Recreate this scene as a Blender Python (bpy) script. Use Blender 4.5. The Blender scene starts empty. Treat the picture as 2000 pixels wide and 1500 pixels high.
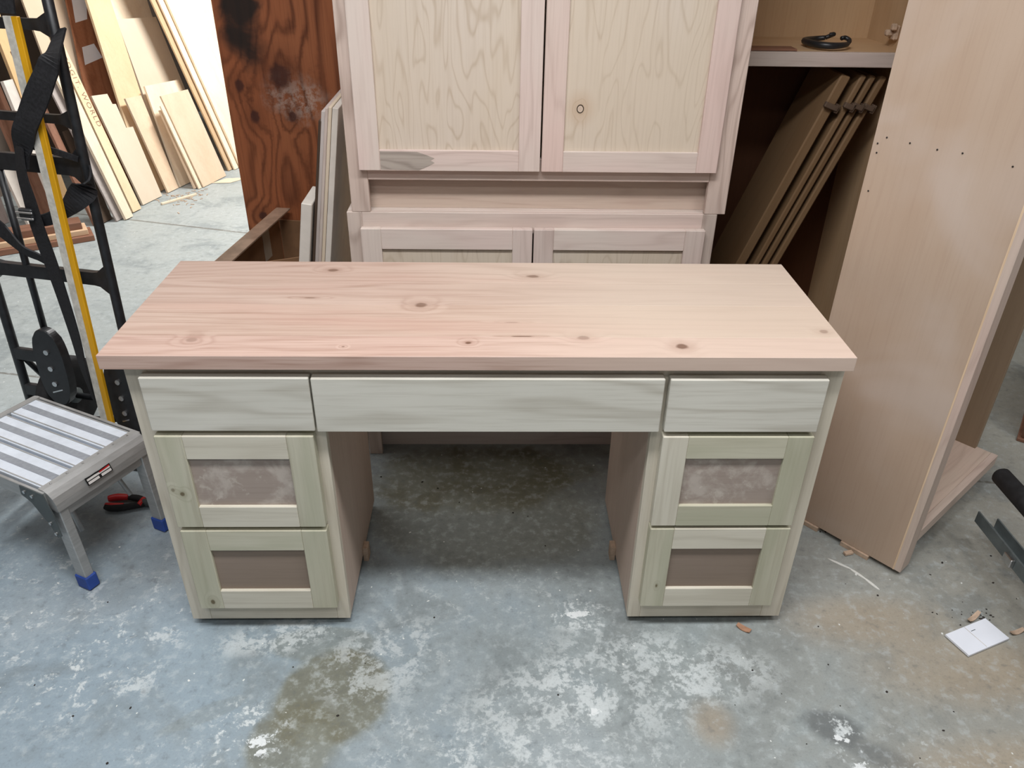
import bpy, bmesh, math, random
from mathutils import Vector, Matrix
random.seed(7)
S = bpy.context.scene
COL = S.collection

# ------------------------------------------------------------------ camera
PITCH, YAW, ROLL = 0.5433, 0.0283, 0.0167
cam = bpy.data.cameras.new('camera')
cam.sensor_fit = 'HORIZONTAL'; cam.sensor_width = 36.0
cam.lens = 36.0 * 1528.14 / 2000.0
cam.clip_start = 0.02
camo = bpy.data.objects.new('camera', cam); COL.objects.link(camo)
_fw = Vector((math.sin(YAW)*math.cos(PITCH), math.cos(YAW)*math.cos(PITCH), -math.sin(PITCH)))
_rt = Vector((math.cos(YAW), -math.sin(YAW), 0)); _up = _rt.cross(_fw)
_r2 = _rt*math.cos(ROLL) + _up*math.sin(ROLL); _u2 = -_rt*math.sin(ROLL) + _up*math.cos(ROLL)
camo.matrix_world = Matrix(((_r2.x, _u2.x, -_fw.x, 0.0232), (_r2.y, _u2.y, -_fw.y, -1.3397),
                            (_r2.z, _u2.z, -_fw.z, 1.4947), (0, 0, 0, 1)))
S.camera = camo

# ------------------------------------------------------------------ light
S.view_settings.view_transform = 'Standard'
S.view_settings.look = 'None'
S.view_settings.gamma = 1.0
S.view_settings.use_curve_mapping = False
S.view_settings.exposure = 0.0
world = bpy.data.worlds.new('world'); S.world = world; world.use_nodes = True
world.node_tree.nodes['Background'].inputs[0].default_value = (0.93, 0.96, 1.0, 1)
world.node_tree.nodes['Background'].inputs[1].default_value = 0.33

def area(name, loc, target, sx, sy, power, col):
    l = bpy.data.lights.new(name, 'AREA'); l.shape = 'RECTANGLE'; l.size = sx; l.size_y = sy
    l.energy = power; l.color = col
    o = bpy.data.objects.new(name, l); COL.objects.link(o); o.location = loc
    o.rotation_euler = (Vector(target) - Vector(loc)).to_track_quat('-Z', 'Y').to_euler()
    return o
# rows of ceiling tubes over the bench area, one over the timber bay at the back left
area('ceiling_tube_main', (-0.25, -0.75, 2.85), (-0.25, -0.70, 0), 1.5, 0.30, 58, (0.98, 0.985, 1.0))
area('ceiling_tube_front', (-0.5, -1.9, 2.85), (-0.5, -1.7, 0), 1.5, 0.30, 20, (0.98, 0.985, 1.0))
area('ceiling_tube_right', (1.8, -0.7, 2.85), (1.75, -0.7, 0), 0.30, 1.5, 34, (0.98, 0.985, 1.0))
area('ceiling_tube_left', (-1.9, 1.1, 2.85), (-1.8, 1.2, 0), 0.30, 2.0, 30, (0.98, 0.985, 1.0))
area('ceiling_tube_bay', (-0.4, 3.3, 2.6), (-1.5, 3.4, 0.4), 1.2, 0.35, 130, (1.0, 0.99, 0.97))

# ------------------------------------------------------------------ node helpers
class G:
    def __init__(s, name, rough=0.6, spec=0.3):
        s.mat = bpy.data.materials.new(name); s.mat.use_nodes = True
        s.t = s.mat.node_tree; s.b = s.t.nodes['Principled BSDF']
        s.b.inputs['Roughness'].default_value = rough
        s.b.inputs['Specular IOR Level'].default_value = spec
    def n(s, k, **kw):
        x = s.t.nodes.new(k)
        for a, b in kw.items(): setattr(x, a, b)
        return x
    def set(s, sock, v):
        if isinstance(v, bpy.types.NodeSocket): s.t.links.new(v, sock)
        elif v is not None:
            if isinstance(v, (tuple, list)) and len(v) == 3 and sock.type == 'RGBA': v = (*v, 1)
            sock.default_value = v
    def m(s, op, a, b=None, c=None, clamp=False):
        x = s.n('ShaderNodeMath', operation=op, use_clamp=clamp)
        s.set(x.inputs[0], a)
        if b is not None: s.set(x.inputs[1], b)
        if c is not None: s.set(x.inputs[2], c)
        return x.outputs[0]
    def v(s, op, a, b=None):
        x = s.n('ShaderNodeVectorMath', operation=op); s.set(x.inputs[0], a)
        if b is not None: s.set(x.inputs[1], b)
        return x.outputs['Value'] if op in ('LENGTH', 'DOT_PRODUCT', 'DISTANCE') else x.outputs[0]
    def xyz(s, a):
        x = s.n('ShaderNodeSeparateXYZ'); s.set(x.inputs[0], a); return x.outputs
    def comb(s, a, b, c):
        x = s.n('ShaderNodeCombineXYZ'); s.set(x.inputs[0], a); s.set(x.inputs[1], b); s.set(x.inputs[2], c); return x.outputs[0]
    def noise(s, vec, scale, detail=3, rough=0.5, dist=0.0, w=None):
        x = s.n('ShaderNodeTexNoise')
        if w is not None:
            x.noise_dimensions = '4D'; s.set(x.inputs['W'], w)
        s.set(x.inputs['Vector'], vec); s.set(x.inputs['Scale'], scale)
        x.inputs['Detail'].default_value = detail; x.inputs['Roughness'].default_value = rough
        x.inputs['Distortion'].default_value = dist
        return x.outputs[0]
    def mix(s, f, a, b, blend='MIX'):
        x = s.n('ShaderNodeMix', data_type='RGBA', blend_type=blend, clamp_factor=True)
        s.set(x.inputs[0], f); s.set(x.inputs[6], a); s.set(x.inputs[7], b); return x.outputs[2]
    def step(s, x, lo, hi, a=0.0, b=1.0):
        q = s.n('ShaderNodeMapRange', interpolation_type='SMOOTHSTEP')
        s.set(q.inputs[0], x); q.inputs[1].default_value = lo; q.inputs[2].default_value = hi
        q.inputs[3].default_value = a; q.inputs[4].default_value = b
        return q.outputs[0]
    def out(s, col, bump=None, bstr=0.1, bdist=0.002):
        s.set(s.b.inputs['Base Color'], col)
        if bump is not None:
            x = s.n('ShaderNodeBump'); x.inputs['Strength'].default_value = bstr; x.inputs['Distance'].default_value = bdist
            s.set(x.inputs['Height'], bump); s.t.links.new(x.outputs[0], s.b.inputs['Normal'])
        return s.mat

def srgb(r, g, b):
    f = lambda c: (c/255)/12.92 if c/255 <= 0.04045 else ((c/255+0.055)/1.055)**2.4
    return (f(r), f(g), f(b))

def wood(name, base, dark, alt, freq=9, amp=2.0, lines=0.35, fibre=0.35, blotch=0.5, knots=(), knotcol=(0.06, 0.03, 0.015),
         rough=0.6, power=4, stretch=(1.3, 5.0), extra=None, specks=0.0):
    """grain runs along gc.x; obj.color multiplies; knots = (along, across, radius, stretch, strength)"""
    g = G(name, rough, 0.25)
    at = g.n('ShaderNodeAttribute', attribute_name='gc'); gc = at.outputs['Vector']
    oi = g.n('ShaderNodeObjectInfo'); rnd = g.m('MULTIPLY', oi.outputs['Random'], 37.0)
    o = g.xyz(gc)
    N1 = g.noise(g.v('MULTIPLY', gc, (stretch[0], stretch[1], stretch[1])), 1.0, 2, 0.5, 0.3, w=rnd)
    N2 = g.noise(g.v('MULTIPLY', gc, (6, 190, 190)), 1.0, 3, 0.6, 0, w=rnd)
    N3 = g.noise(g.v('MULTIPLY', gc, (2.2, 6, 6)), 1.0, 3, 0.5, 0.4, w=rnd)
    val = g.m('ADD', g.m('MULTIPLY', g.m('ADD', o[1], o[2]), freq), g.m('MULTIPLY', N1, amp))
    cores = []
    kn = g.noise(gc, 60, 2, 0.5)
    for (ka, kc, r, st, strg) in knots:
        dx = g.m('DIVIDE', g.m('SUBTRACT', o[0], ka), r*st); dy = g.m('DIVIDE', g.m('SUBTRACT', o[1], kc), r)
        d = g.m('SQRT', g.m('ADD', g.m('MULTIPLY', dx, dx), g.m('MULTIPLY', dy, dy)))
        d = g.m('ADD', d, g.m('MULTIPLY', g.m('SUBTRACT', kn, 0.5), 0.55))
        val = g.m('ADD', val, g.m('MULTIPLY', g.step(d, 4.5, 0.3), 1.6))
        cores.append((d, strg))
    lin = g.m('POWER', g.m('ADD', g.m('MULTIPLY', g.m('SINE', g.m('MULTIPLY', val, 6.2832)), 0.5), 0.5), power)
    lin = g.m('MULTIPLY', lin, g.m('ADD', g.m('MULTIPLY', N3, 1.2), 0.2))
    fac = g.m('ADD', g.m('MULTIPLY', lin, lines), g.m('MULTIPLY', g.step(N2, 0.42, 0.75), fibre), clamp=True)
    col = g.mix(g.m('MULTIPLY', g.step(N3, 0.35, 0.7), blotch), base, alt)
    col = g.mix(fac, col, dark)
    if extra: col = extra(g, gc, o, col)
    for d, strg in cores:
        col = g.mix(g.m('MULTIPLY', g.step(d, 3.2, 0.9), 0.33*strg), col, dark)
        col = g.mix(g.m('MULTIPLY', g.step(d, 1.1, 0.55), 0.85*strg), col, knotcol)
    if specks:
        sp = g.noise(gc, 95, 1, 0.5, 0, w=rnd)
        col = g.mix(g.step(sp, 0.80-specks, 0.84-specks), col, dark)
    x = g.n('ShaderNodeMix', data_type='RGBA', blend_type='MULTIPLY'); x.inputs[0].default_value = 1.0
    g.set(x.inputs[6], col); g.t.links.new(oi.outputs['Color'], x.inputs[7])
    return g.out(x.outputs[2], N2, 0.06, 0.001)

def plain(name, col, rough=0.5, metal=0.0, var=0.15, scale=30, spec=0.4, stretch=(1, 1, 1)):
    g = G(name, rough, spec); g.b.inputs['Metallic'].default_value = metal
    tc = g.n('ShaderNodeTexCoord'); oi = g.n('ShaderNodeObjectInfo')
    nz = g.noise(g.v('MULTIPLY', tc.outputs['Object'], stretch), scale, 4, 0.6)
    c = g.mix(g.step(nz, 0.3, 0.7), tuple(x*(1-var) for x in col), tuple(min(1, x*(1+var)) for x in col))
    g.set(g.b.inputs['Roughness'], g.m('ADD', g.m('MULTIPLY', nz, 0.2), rough-0.1))
    x = g.n('ShaderNodeMix', data_type='RGBA', blend_type='MULTIPLY'); x.inputs[0].default_value = 1.0
    g.set(x.inputs[6], c); g.t.links.new(oi.outputs['Color'], x.inputs[7])
    return g.out(x.outputs[2])

# ------------------------------------------------------------------ materials
def top_extra(g, gc, o, col):
    # pink heart streaks in the front board
    n = g.noise(g.v('MULTIPLY', gc, (1.6, 14, 1)), 1.0, 2, 0.5)
    col = g.mix(g.m('MULTIPLY', g.step(n, 0.5, 0.72), 0.30), col, srgb(188, 150, 138))
    n2 = g.noise(g.v('MULTIPLY', gc, (1.2, 3, 1)), 1.0, 2, 0.5)      # sapwood, creamier towards the right-hand end
    return g.mix(g.m('MULTIPLY', g.step(g.m('ADD', o[0], g.m('MULTIPLY', n2, 0.6)), 0.1, 0.8), 0.7), col, srgb(204, 189, 174))
M = {}
M['top'] = wood('alder_top', srgb(188, 164, 151), srgb(148, 116, 100), srgb(196, 174, 161), freq=26, amp=7, lines=0.34, fibre=0.40, blotch=0.7,
    knots=[(-0.356, 0.392, 0.009, 1.6, .8), (0.115, 0.362, 0.009, 2.0, .75), (-0.133, 0.203, 0.0125, 1.2, .8), (-0.571, 0.039, 0.011, 1.1, .45),
           (-0.026, 0.03, 0.006, 1.2, 1.0), (0.082, 0.059, 0.0028, 9, .8), (0.205, 0.053, 0.010, 1.5, .5), (0.397, 0.018, 0.0125, 1.1, .9),
           (-0.38, 0.237, 0.0025, 6, .8), (0.705, 0.085, 0.009, 1.2, .5), (-0.27, 0.013, 0.003, 1.2, .7), (0.062, 0.121, 0.003, 6, .35)],
    knotcol=srgb(96, 66, 48), rough=0.5, power=3, stretch=(1.1, 7), extra=top_extra)
POP = srgb(204, 201, 190)
M['poplar'] = wood('poplar', POP, srgb(158, 150, 134), srgb(216, 213, 203), freq=14, amp=5, lines=0.26, fibre=0.22, blotch=0.6, rough=0.6, power=4, stretch=(1.2, 9))
def green_streak(g, gc, o, col):
    n = g.noise(g.v('MULTIPLY', gc, (2.0, 16, 16)), 1.0, 2, 0.5)
    return g.mix(g.m('MULTIPLY', g.step(n, 0.44, 0.62), 0.5), col, srgb(172, 172, 148))
def pgreen(name, knots=()):
    return wood(name, srgb(192, 188, 167), srgb(140, 132, 106), srgb(205, 201, 183), freq=12, amp=5, lines=0.28, fibre=0.22, blotch=0.7, rough=0.6, stretch=(1.2, 9), extra=green_streak,
                knots=knots, knotcol=srgb(84, 66, 36))
M['poplar_green'] = pgreen('poplar_heartwood')
M['pg_a'] = pgreen('poplar_heartwood_a', [(.425, -.636, .0055, 1.2, .9), (.436, -.654, .0045, 1.2, .6)])
M['pg_b'] = pgreen('poplar_heartwood_b', [(.103, -.630, .0062, 1.4, .95)])
M['pg_c'] = pgreen('poplar_heartwood_c', [(.565, .377, .003, 1.6, .9), (.440, .354, .007, 1.6, .6)])
M['pg_d'] = pgreen('poplar_heartwood_d', [(.150, .406, .0025, 2, .9)])
def pk(name, knots):
    return wood(name, POP, srgb(156, 148, 132), srgb(214, 211, 200), freq=13, amp=6, lines=0.42, fibre=0.28, blotch=0.7, knots=knots, knotcol=srgb(110, 90, 62), rough=0.6, stretch=(1.2, 9))
M['poplar_l'] = pk('poplar_knots_a', [(-0.43, 0.617, 0.006, 2.2, .8), (-0.455, 0.615, 0.003, 1.5, .5)])
M['poplar_c'] = pk('poplar_knots_b', [(-0.235, 0.645, 0.005, 1.2, .5), (-0.03, 0.648, 0.005, 1.2, .5), (0.12, 0.652, 0.004, 1.2, .4)])
M['poplar_r'] = pk('poplar_knots_c', [(0.55, 0.672, 0.005, 2.4, .6), (0.40, 0.61, 0.008, 1.6, .4)])
def smear(g, gc, o, col):
    n = g.noise(gc, 16, 6, 0.62, 0.3); n2 = g.noise(gc, 34, 5, 0.65, 0.2)
    c = g.mix(g.m('MULTIPLY', g.step(n, 0.46, 0.66), 0.75), col, srgb(192, 182, 172))
    return g.mix(g.m('MULTIPLY', g.step(n2, 0.6, 0.68), 0.35), c, srgb(208, 200, 188))
M['mdf_smear'] = wood('brown_panel_smeared', srgb(160, 146, 136), srgb(124, 108, 100), srgb(170, 156, 146), freq=3, lines=0.1, fibre=0.2, blotch=0.5, rough=0.65, extra=smear)
M['mdf'] = wood('brown_panel', srgb(142, 126, 112), srgb(116, 100, 88), srgb(150, 134, 122), freq=3, lines=0.1, fibre=0.2, blotch=0.6, rough=0.65)
M['birch_side'] = wood('birch_side', srgb(192, 172, 157), srgb(158, 136, 120), srgb(202, 184, 170), freq=7, lines=0.12, fibre=0.25, blotch=0.6, rough=0.6)
M['maple'] = wood('maple_frame', srgb(207, 194, 184), srgb(170, 148, 138), srgb(212, 190, 182), freq=14, amp=6, lines=0.28, fibre=0.25, blotch=0.7, rough=0.55, power=6, stretch=(1.6, 10))
M['maple_fig'] = wood('maple_figured', srgb(198, 182, 171), srgb(146, 126, 115), srgb(208, 192, 181), freq=22, amp=9, lines=0.5, fibre=0.22, blotch=0.6, rough=0.55, power=3, stretch=(1.8, 9))
M['maple_panel'] = wood('maple_panel', srgb(204, 190, 172), srgb(166, 146, 122), srgb(206, 194, 181), freq=5, amp=13, lines=0.42, fibre=0.18, blotch=0.7, rough=0.55, power=12, stretch=(2.2, 11))
def knot_hole(g, gc, o, col):
    d = g.m('SQRT', g.m('ADD', g.m('POWER', g.m('MULTIPLY', g.m('SUBTRACT', o[0], 1.074), 0.85), 2), g.m('POWER', g.m('SUBTRACT', o[1], 0.240), 2)))
    col = g.mix(g.m('MULTIPLY', g.step(d, 0.05, 0.008), .35), col, srgb(176, 140, 104))
    col = g.mix(g.step(d, 0.0098, 0.0086), col, srgb(40, 28, 20))
    return g.mix(g.step(d, 0.0072, 0.006), col, srgb(222, 202, 184))
M['maple_panel_k'] = wood('maple_panel_knot', srgb(204, 190, 172), srgb(166, 146, 122), srgb(206, 194, 181), freq=5, amp=13, lines=0.42, fibre=0.18, blotch=0.7, rough=0.55, power=12,
    stretch=(2.2, 11), knots=[(1.074, 0.240, 0.0062, 1.2, 0.3)],
    extra=knot_hole)
M['carcass'] = wood('carcass_ply', srgb(190, 158, 122), srgb(156, 122, 88), srgb(198, 170, 136), freq=4, amp=6, lines=0.12, fibre=0.2, blotch=0.6, rough=0.55)
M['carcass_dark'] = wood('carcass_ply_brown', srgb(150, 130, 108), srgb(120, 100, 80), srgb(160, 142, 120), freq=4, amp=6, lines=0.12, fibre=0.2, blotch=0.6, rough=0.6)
def sidemarks(g, gc, o, col):
    n = g.noise(gc, 3.2, 3, 0.5, 0.5)
    return g.mix(g.m('MULTIPLY', g.step(n, 0.5, 0.75), 0.5), col, srgb(202, 188, 178))
M['side_ply'] = wood('side_ply', srgb(184, 161, 141), srgb(164, 140, 119), srgb(192, 172, 154), freq=3, amp=4, lines=0.06, fibre=0.22, blotch=0.6, rough=0.5, extra=sidemarks, specks=0.0)
M['ply_edge'] = wood('ply_edge', srgb(222, 196, 164), srgb(170, 130, 96), srgb(228, 206, 178), freq=300, amp=2, lines=0.3, fibre=0.3, rough=0.7)
def scorch(g, gc, o, col):
    # black scorched / tarred patch and a chalky smear, both with their own shapes on the sheet
    n = g.noise(gc, 6, 4, 0.6, 0.6)
    dx = g.m('SUBTRACT', o[0], 1.22); dy = g.m('SUBTRACT', o[1], -0.815)
    d = g.m('ADD', g.m('SQRT', g.m('ADD', g.m('MULTIPLY', g.m('MULTIPLY', dx, dx), 0.55), g.m('MULTIPLY', g.m('MULTIPLY', dy, dy), 2.2))), g.m('MULTIPLY', g.m('SUBTRACT', n, 0.5), 0.30))
    col = g.mix(g.m('MULTIPLY', g.step(d, 0.16, 0.04), 0.95), col, (0.012, 0.011, 0.010))
    ex = g.m('SUBTRACT', o[0], 0.93); ey = g.m('SUBTRACT', o[1], -0.66)
    e = g.m('ADD', g.m('SQRT', g.m('ADD', g.m('MULTIPLY', g.m('MULTIPLY', ex, ex), 2.0), g.m('MULTIPLY', ey, ey))), g.m('MULTIPLY', g.m('SUBTRACT', n, 0.5), 0.25))
    return g.mix(g.m('MULTIPLY', g.m('MULTIPLY', g.step(e, 0.14, 0.03), g.step(g.noise(gc, 45, 5, .7), .38, .62)), 0.55), col, srgb(196, 180, 168))
M['fir_ply'] = wood('fir_plywood', srgb(148, 86, 54), srgb(82, 42, 24), srgb(160, 100, 66), freq=15, amp=5, lines=0.7, fibre=0.3, blotch=0.7,
    knots=[(1.004, -0.708, 0.040, 1.25, 1.0), (0.97, -0.847, 0.018, 1.4, 1.0), (0.868, -0.81, 0.020, 1.3, 1.0), (0.869, -0.68, 0.017, 1.3, 1.0), (0.509, -0.835, 0.018, 1.1, 1.0), (0.62, -0.72, 0.03, 2.2, .12)],
    knotcol=srgb(62, 34, 28), rough=0.6, power=2.5, stretch=(1.0, 7), extra=scorch)
M['scrap'] = wood('scrap_ply', srgb(224, 206, 180), srgb(190, 164, 134), srgb(232, 218, 196), freq=6, amp=5, lines=0.15, fibre=0.22, blotch=0.6, rough=0.65)
M['case_shade'] = wood('bookcase_shade_brown', srgb(78, 48, 30), srgb(52, 30, 18), srgb(90, 58, 38), freq=3, lines=.08, fibre=.15, rough=.7)  # bookcase shade put into the colour of the lower back
M['mdfboard'] = wood('fibreboard', srgb(206, 190, 168), srgb(188, 168, 144), srgb(214, 200, 180), freq=2, lines=0.03, fibre=0.12, blotch=0.5, rough=0.75)
M['dark_edge'] = wood('dark_wood', srgb(96, 78, 64), srgb(60, 46, 38), srgb(110, 92, 78), freq=10, lines=0.4, fibre=0.3, rough=0.7)
M['redwood'] = wood('red_brown_wood', srgb(138, 98, 78), srgb(92, 60, 46), srgb(152, 116, 98), freq=12, amp=4, lines=0.4, fibre=0.35, rough=0.6)
M['greywood'] = wood('grey_primed_wood', srgb(186, 176, 170), srgb(140, 122, 112), srgb(196, 188, 184), freq=6, amp=4, lines=0.2, fibre=0.35, blotch=0.7, rough=0.65)
M['white_paint'] = plain('white_paint', srgb(214, 206, 196), 0.6, 0, 0.06, 14)
M['cardboard'] = plain('cardboard', srgb(150, 112, 80), 0.8, 0, 0.10, 18)
M['tape'] = plain('grey_tape', srgb(176, 166, 152), 0.35, 0, 0.06, 20)
M['clear_wrap'] = plain('glossy_wrap', srgb(150, 126, 108), 0.2, 0, 0.2, 12, 0.8)
M['black_metal'] = plain('black_powder_coat', (0.014, 0.015, 0.017), 0.42, 0, 0.3, 40, 0.5)
M['black_rubber'] = plain('black_rubber', (0.016, 0.016, 0.017), 0.75, 0, 0.3, 40, 0.3)
M['black_strap'] = plain('black_webbing', (0.014, 0.014, 0.016), 0.7, 0, 0.4, 160, 0.35)
M['steel'] = plain('bright_steel', (0.62, 0.62, 0.62), 0.35, 1.0, 0.1, 40)
M['alu'] = plain('brushed_aluminium', srgb(176, 176, 174), 0.5, 0.5, 0.10, 14, 0.5, (1, 1, 8))
M['alu_deck'] = plain('worn_aluminium_deck', srgb(226, 233, 242), 0.45, 0.15, 0.05, 26)
M['grip_strip'] = plain('grey_anti_slip_strip', srgb(150, 154, 160), 0.7, 0.1, 0.08, 90)
M['grey_steel'] = plain('grey_painted_steel', srgb(84, 90, 90), 0.5, 0.2, 0.15, 20)
M['blue_rubber'] = plain('blue_rubber', srgb(44, 74, 150), 0.55, 0, 0.12, 30)
M['red_grip'] = plain('red_grip', srgb(190, 26, 28), 0.45, 0, 0.1, 30)
M['yellow'] = plain('yellow_paint', srgb(214, 158, 22), 0.45, 0, 0.12, 24, 0.4, (1, 1, .2))
M['white_worn'] = plain('worn_white_paint', srgb(196, 192, 182), 0.6, 0, 0.16, 60)
M['white_tile'] = plain('white_glazed_tile', srgb(232, 236, 244), 0.35, 0, 0.03, 8)
M['black_ink'] = plain('black_ink', (0.01, 0.01, 0.01), 0.6)
M['white_ink'] = plain('white_ink', srgb(225, 220, 215), 0.5, 0, 0.03)
M['pencil'] = plain('brown_pencil', srgb(142, 112, 90), 0.8)
M['chip'] = plain('wood_chip', srgb(188, 164, 142), 0.8, 0, 0.15, 60)
M['chip_red'] = plain('orange_shaving', srgb(166, 126, 100), 0.8, 0, 0.15, 60)
M['crumb'] = plain('dark_crumb', srgb(46, 40, 36), 0.9)
M['wall'] = plain('wall_plaster', srgb(118, 106, 96), 0.9, 0, 0.06, 2)
M['ceiling'] = plain('ceiling_board', srgb(120, 112, 104), 0.9, 0, 0.04, 2)

def floor_mat():
    g = G('stained_concrete', 0.5, 0.35)
    p = g.n('ShaderNodeNewGeometry').outputs['Position']; o = g.xyz(p); x, y = o[0], o[1]
    big = g.noise(p, 0.9, 4, 0.55, 0.4); mid = g.noise(p, 4.5, 5, 0.62, 0.5); fine = g.noise(p, 38, 4, 0.65); grit = g.noise(p, 210, 2, 0.6)
    streak = g.noise(g.v('MULTIPLY', p, (9, 3.2, 1)), 1.6, 4, 0.6, 0.8)
    blue, grey, tan, olive = srgb(140, 156, 166), srgb(146, 154, 154), srgb(158, 152, 138), srgb(112, 110, 92)
    # blue-grey to the left, tan to the right, paler towards the back
    t = g.m('ADD', g.m('MULTIPLY', x, 0.55), g.m('MULTIPLY', g.m('SUBTRACT', mid, 0.5), 1.1))
    col = g.mix(g.step(t, -0.55, 0.25), blue, grey)
    col = g.mix(g.m('MULTIPLY', g.step(t, 0.15, 0.85), 0.75), col, tan)
    col = g.mix(g.m('MULTIPLY', g.step(y, 0.15, 1.2), 0.6), col, srgb(176, 178, 170))
    col = g.mix(g.m('MULTIPLY', g.step(mid, 0.48, 0.66), 0.45), col, srgb(108, 117, 120))
    col = g.mix(g.m('MULTIPLY', g.step(big, 0.5, 0.7), 0.35), col, srgb(178, 184, 186))
    def blob(cx, cy, rx, ry, rot=0.0, wob=0.9, nz=mid):
        c, s_ = math.cos(rot), math.sin(rot)
        dx = g.m('SUBTRACT', x, cx); dy = g.m('SUBTRACT', y, cy)
        u = g.m('DIVIDE', g.m('ADD', g.m('MULTIPLY', dx, c), g.m('MULTIPLY', dy, s_)), rx)
        v = g.m('DIVIDE', g.m('SUBTRACT', g.m('MULTIPLY', dy, c), g.m('MULTIPLY', dx, s_)), ry)
        d = g.m('SQRT', g.m('ADD', g.m('MULTIPLY', u, u), g.m('MULTIPLY', v, v)))
        return g.m('ADD', d, g.m('MULTIPLY', g.m('SUBTRACT', nz, 0.5), wob))
    # olive oil stains; those in the kneehole also carry painted desk shade
    for (cx, cy, rx, ry, rot, a) in [(-0.335, -0.21, .13, .12, 0.3, .85), (-0.39, -0.33, .10, .10, 0, .75), (-0.38, -0.06, .13, .05, 0, .45), (0.0, 0.44, .33, .26, 0, .55), (-0.05, 0.58, .30, .17, 0, .9), (0.15, 0.62, .22, .1, 0, .8), (-0.60, -.25, .10, .02, .5, .22)]:
        d = blob(cx, cy, rx, ry, rot, 1.2)
        st = g.mix(g.step(mid, 0.42, 0.58), olive, srgb(128, 130, 118)); st = g.mix(g.m('MULTIPLY', g.step(fine, .45, .65), .5), st, srgb(142, 144, 130))
        col = g.mix(g.m('MULTIPLY', g.step(d, 1.15, 0.8), a), col, st)
    for (cx, cy, rx, ry, rot, a) in [(0.76, -0.295, .06, .04, -0.5, .8), (0.84, -0.37, .10, .035, -0.5, .6)]:
        col = g.mix(g.m('MULTIPLY', g.step(blob(cx, cy, rx, ry, rot, 1.2), 1.2, 0.6), a), col, srgb(104, 108, 108))
    # rusty tan dust patches
    for (cx, cy, rx, ry) in [(0.50, -0.28, .06, .07), (1.15, -0.15, .3, .12), (0.95, 0.0, .25, .1), (1.1, -0.4, .3, .1)]:
        col = g.mix(g.m('MULTIPLY', g.step(blob(cx, cy, rx, ry), 1.2, 0.3), .45), col, srgb(170, 150, 122))
    # flaking whitish paint: broken up by fine thresholded noise inside regions
    fl = g.noise(p, 15, 8, 0.72, 0.35); fl2 = g.noise(p, 70, 6, 0.7, 0.3)
    for (cx, cy, rx, ry, rot, thr, a) in [(0.33, -0.16, .22, .16, 0, .50, .55), (0.13, -0.25, .18, .14, 0, .49, .55), (0.54, -0.145, .16, .09, 0, .48, .5), (-0.22, -0.10, .16, .12, .6, .50, .5),
            (-0.50, -0.04, .13, .055, .25, .47, .65), (-0.49, -0.31, .08, .11, .2, .535, .95), (0.25, 0.02, .09, .05, 0, .52, .8), (-1.0, -0.09, .35, .16, .6, .545, .6), (-0.86, -0.15, .16, .14, .9, .535, .65),
            (0.18, -0.4, .3, .12, 0, .53, .5), (-0.12, -0.33, .12, .12, 0, .53, .5), (0.77, -0.33, .05, .06, 0, .55, .9), (-1.2, 0.08, .3, .2, .4, .55, .6), (0.05, 0.10, .25, .1, 0, .55, .45), (-0.75, 0.18, .2, .16, .5, .56, .5), (-0.6, -0.35, .2, .08, .3, .55, .5), (0.9, -0.38, .3, .1, -.4, .55, .45)]:
        d = blob(cx, cy, rx, ry, rot, 1.0)
        msk = g.m('MULTIPLY', g.step(d, 1.25, 0.6), g.step(g.m('ADD', g.m('MULTIPLY', fl, .62), g.m('MULTIPLY', fl2, .38)), thr-0.015, thr+0.055))
        col = g.mix(g.m('MULTIPLY', msk, a), col, srgb(208, 214, 214))
    drip = g.noise(p, 95, 5, 0.7, 0.4)
    # white paint drips
    for (cx, cy, rx, ry, rot) in [(-0.465, -0.315, .022, .011, .2), (-0.455, -0.34, .014, .006, .5), (0.757, -0.318, .009, .006, -.5), (0.775, -0.325, .007, .005, 0), (0.78, -0.385, .014, .008, .3), (0.235, 0.028, .03, .010, .1), (0.245, -0.25, .012, .008, 0)]:
        col = g.mix(g.step(blob(cx, cy, rx, ry, rot, 4.5, drip), 1.1, 0.85), col, srgb(222, 226, 226))
    # long white paint smear beside the tall carcass
    pts = [(0.941, 0.215), (0.981, 0.182), (1.007, 0.144), (1.026, 0.108)]
    for (a, b) in zip(pts[:-1], pts[1:]):
        cx, cy = (a[0]+b[0])/2, (a[1]+b[1])/2; L = math.hypot(b[0]-a[0], b[1]-a[1])/2
        col = g.mix(g.m('MULTIPLY', g.step(blob(cx, cy, L*1.25, .0042, math.atan2(b[1]-a[1], b[0]-a[0]), .7, fine), 1.1, 0.8), .85), col, srgb(222, 222, 216))
    # saw-cut joints
    for (ax, ay, bx, by, wd) in [(-2.9, 1.42, -0.9, 1.03, .008), (-2.6, 3.06, -0.9, 2.58, .012)]:
        L = math.hypot(bx-ax, by-ay); nx, ny = -(by-ay)/L, (bx-ax)/L
        d = g.m('ABSOLUTE', g.m('ADD', g.m('ADD', g.m('MULTIPLY', g.m('SUBTRACT', x, ax), nx), g.m('MULTIPLY', g.m('SUBTRACT', y, ay), ny)), g.m('MULTIPLY', g.m('SUBTRACT', fine, .5), .01)))
        col = g.mix(g.m('MULTIPLY', g.step(d, wd, wd*.3), .7), col, srgb(96, 90, 80))
    col = g.mix(g.m('MULTIPLY', g.step(fine, 0.5, 0.7), 0.34), col, srgb(190, 198, 200))
    col = g.mix(g.m('MULTIPLY', g.step(fine, 0.46, 0.28), 0.36), col, srgb(92, 98, 100))
    col = g.mix(g.m('MULTIPLY', g.step(grit, 0.5, 0.8), 0.22), col, srgb(84, 84, 82))
    sp = g.noise(p, 60, 1, 0.5)
    col = g.mix(g.m('MULTIPLY', g.step(sp, 0.765, 0.79), .9), col, srgb(222, 224, 220))
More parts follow.
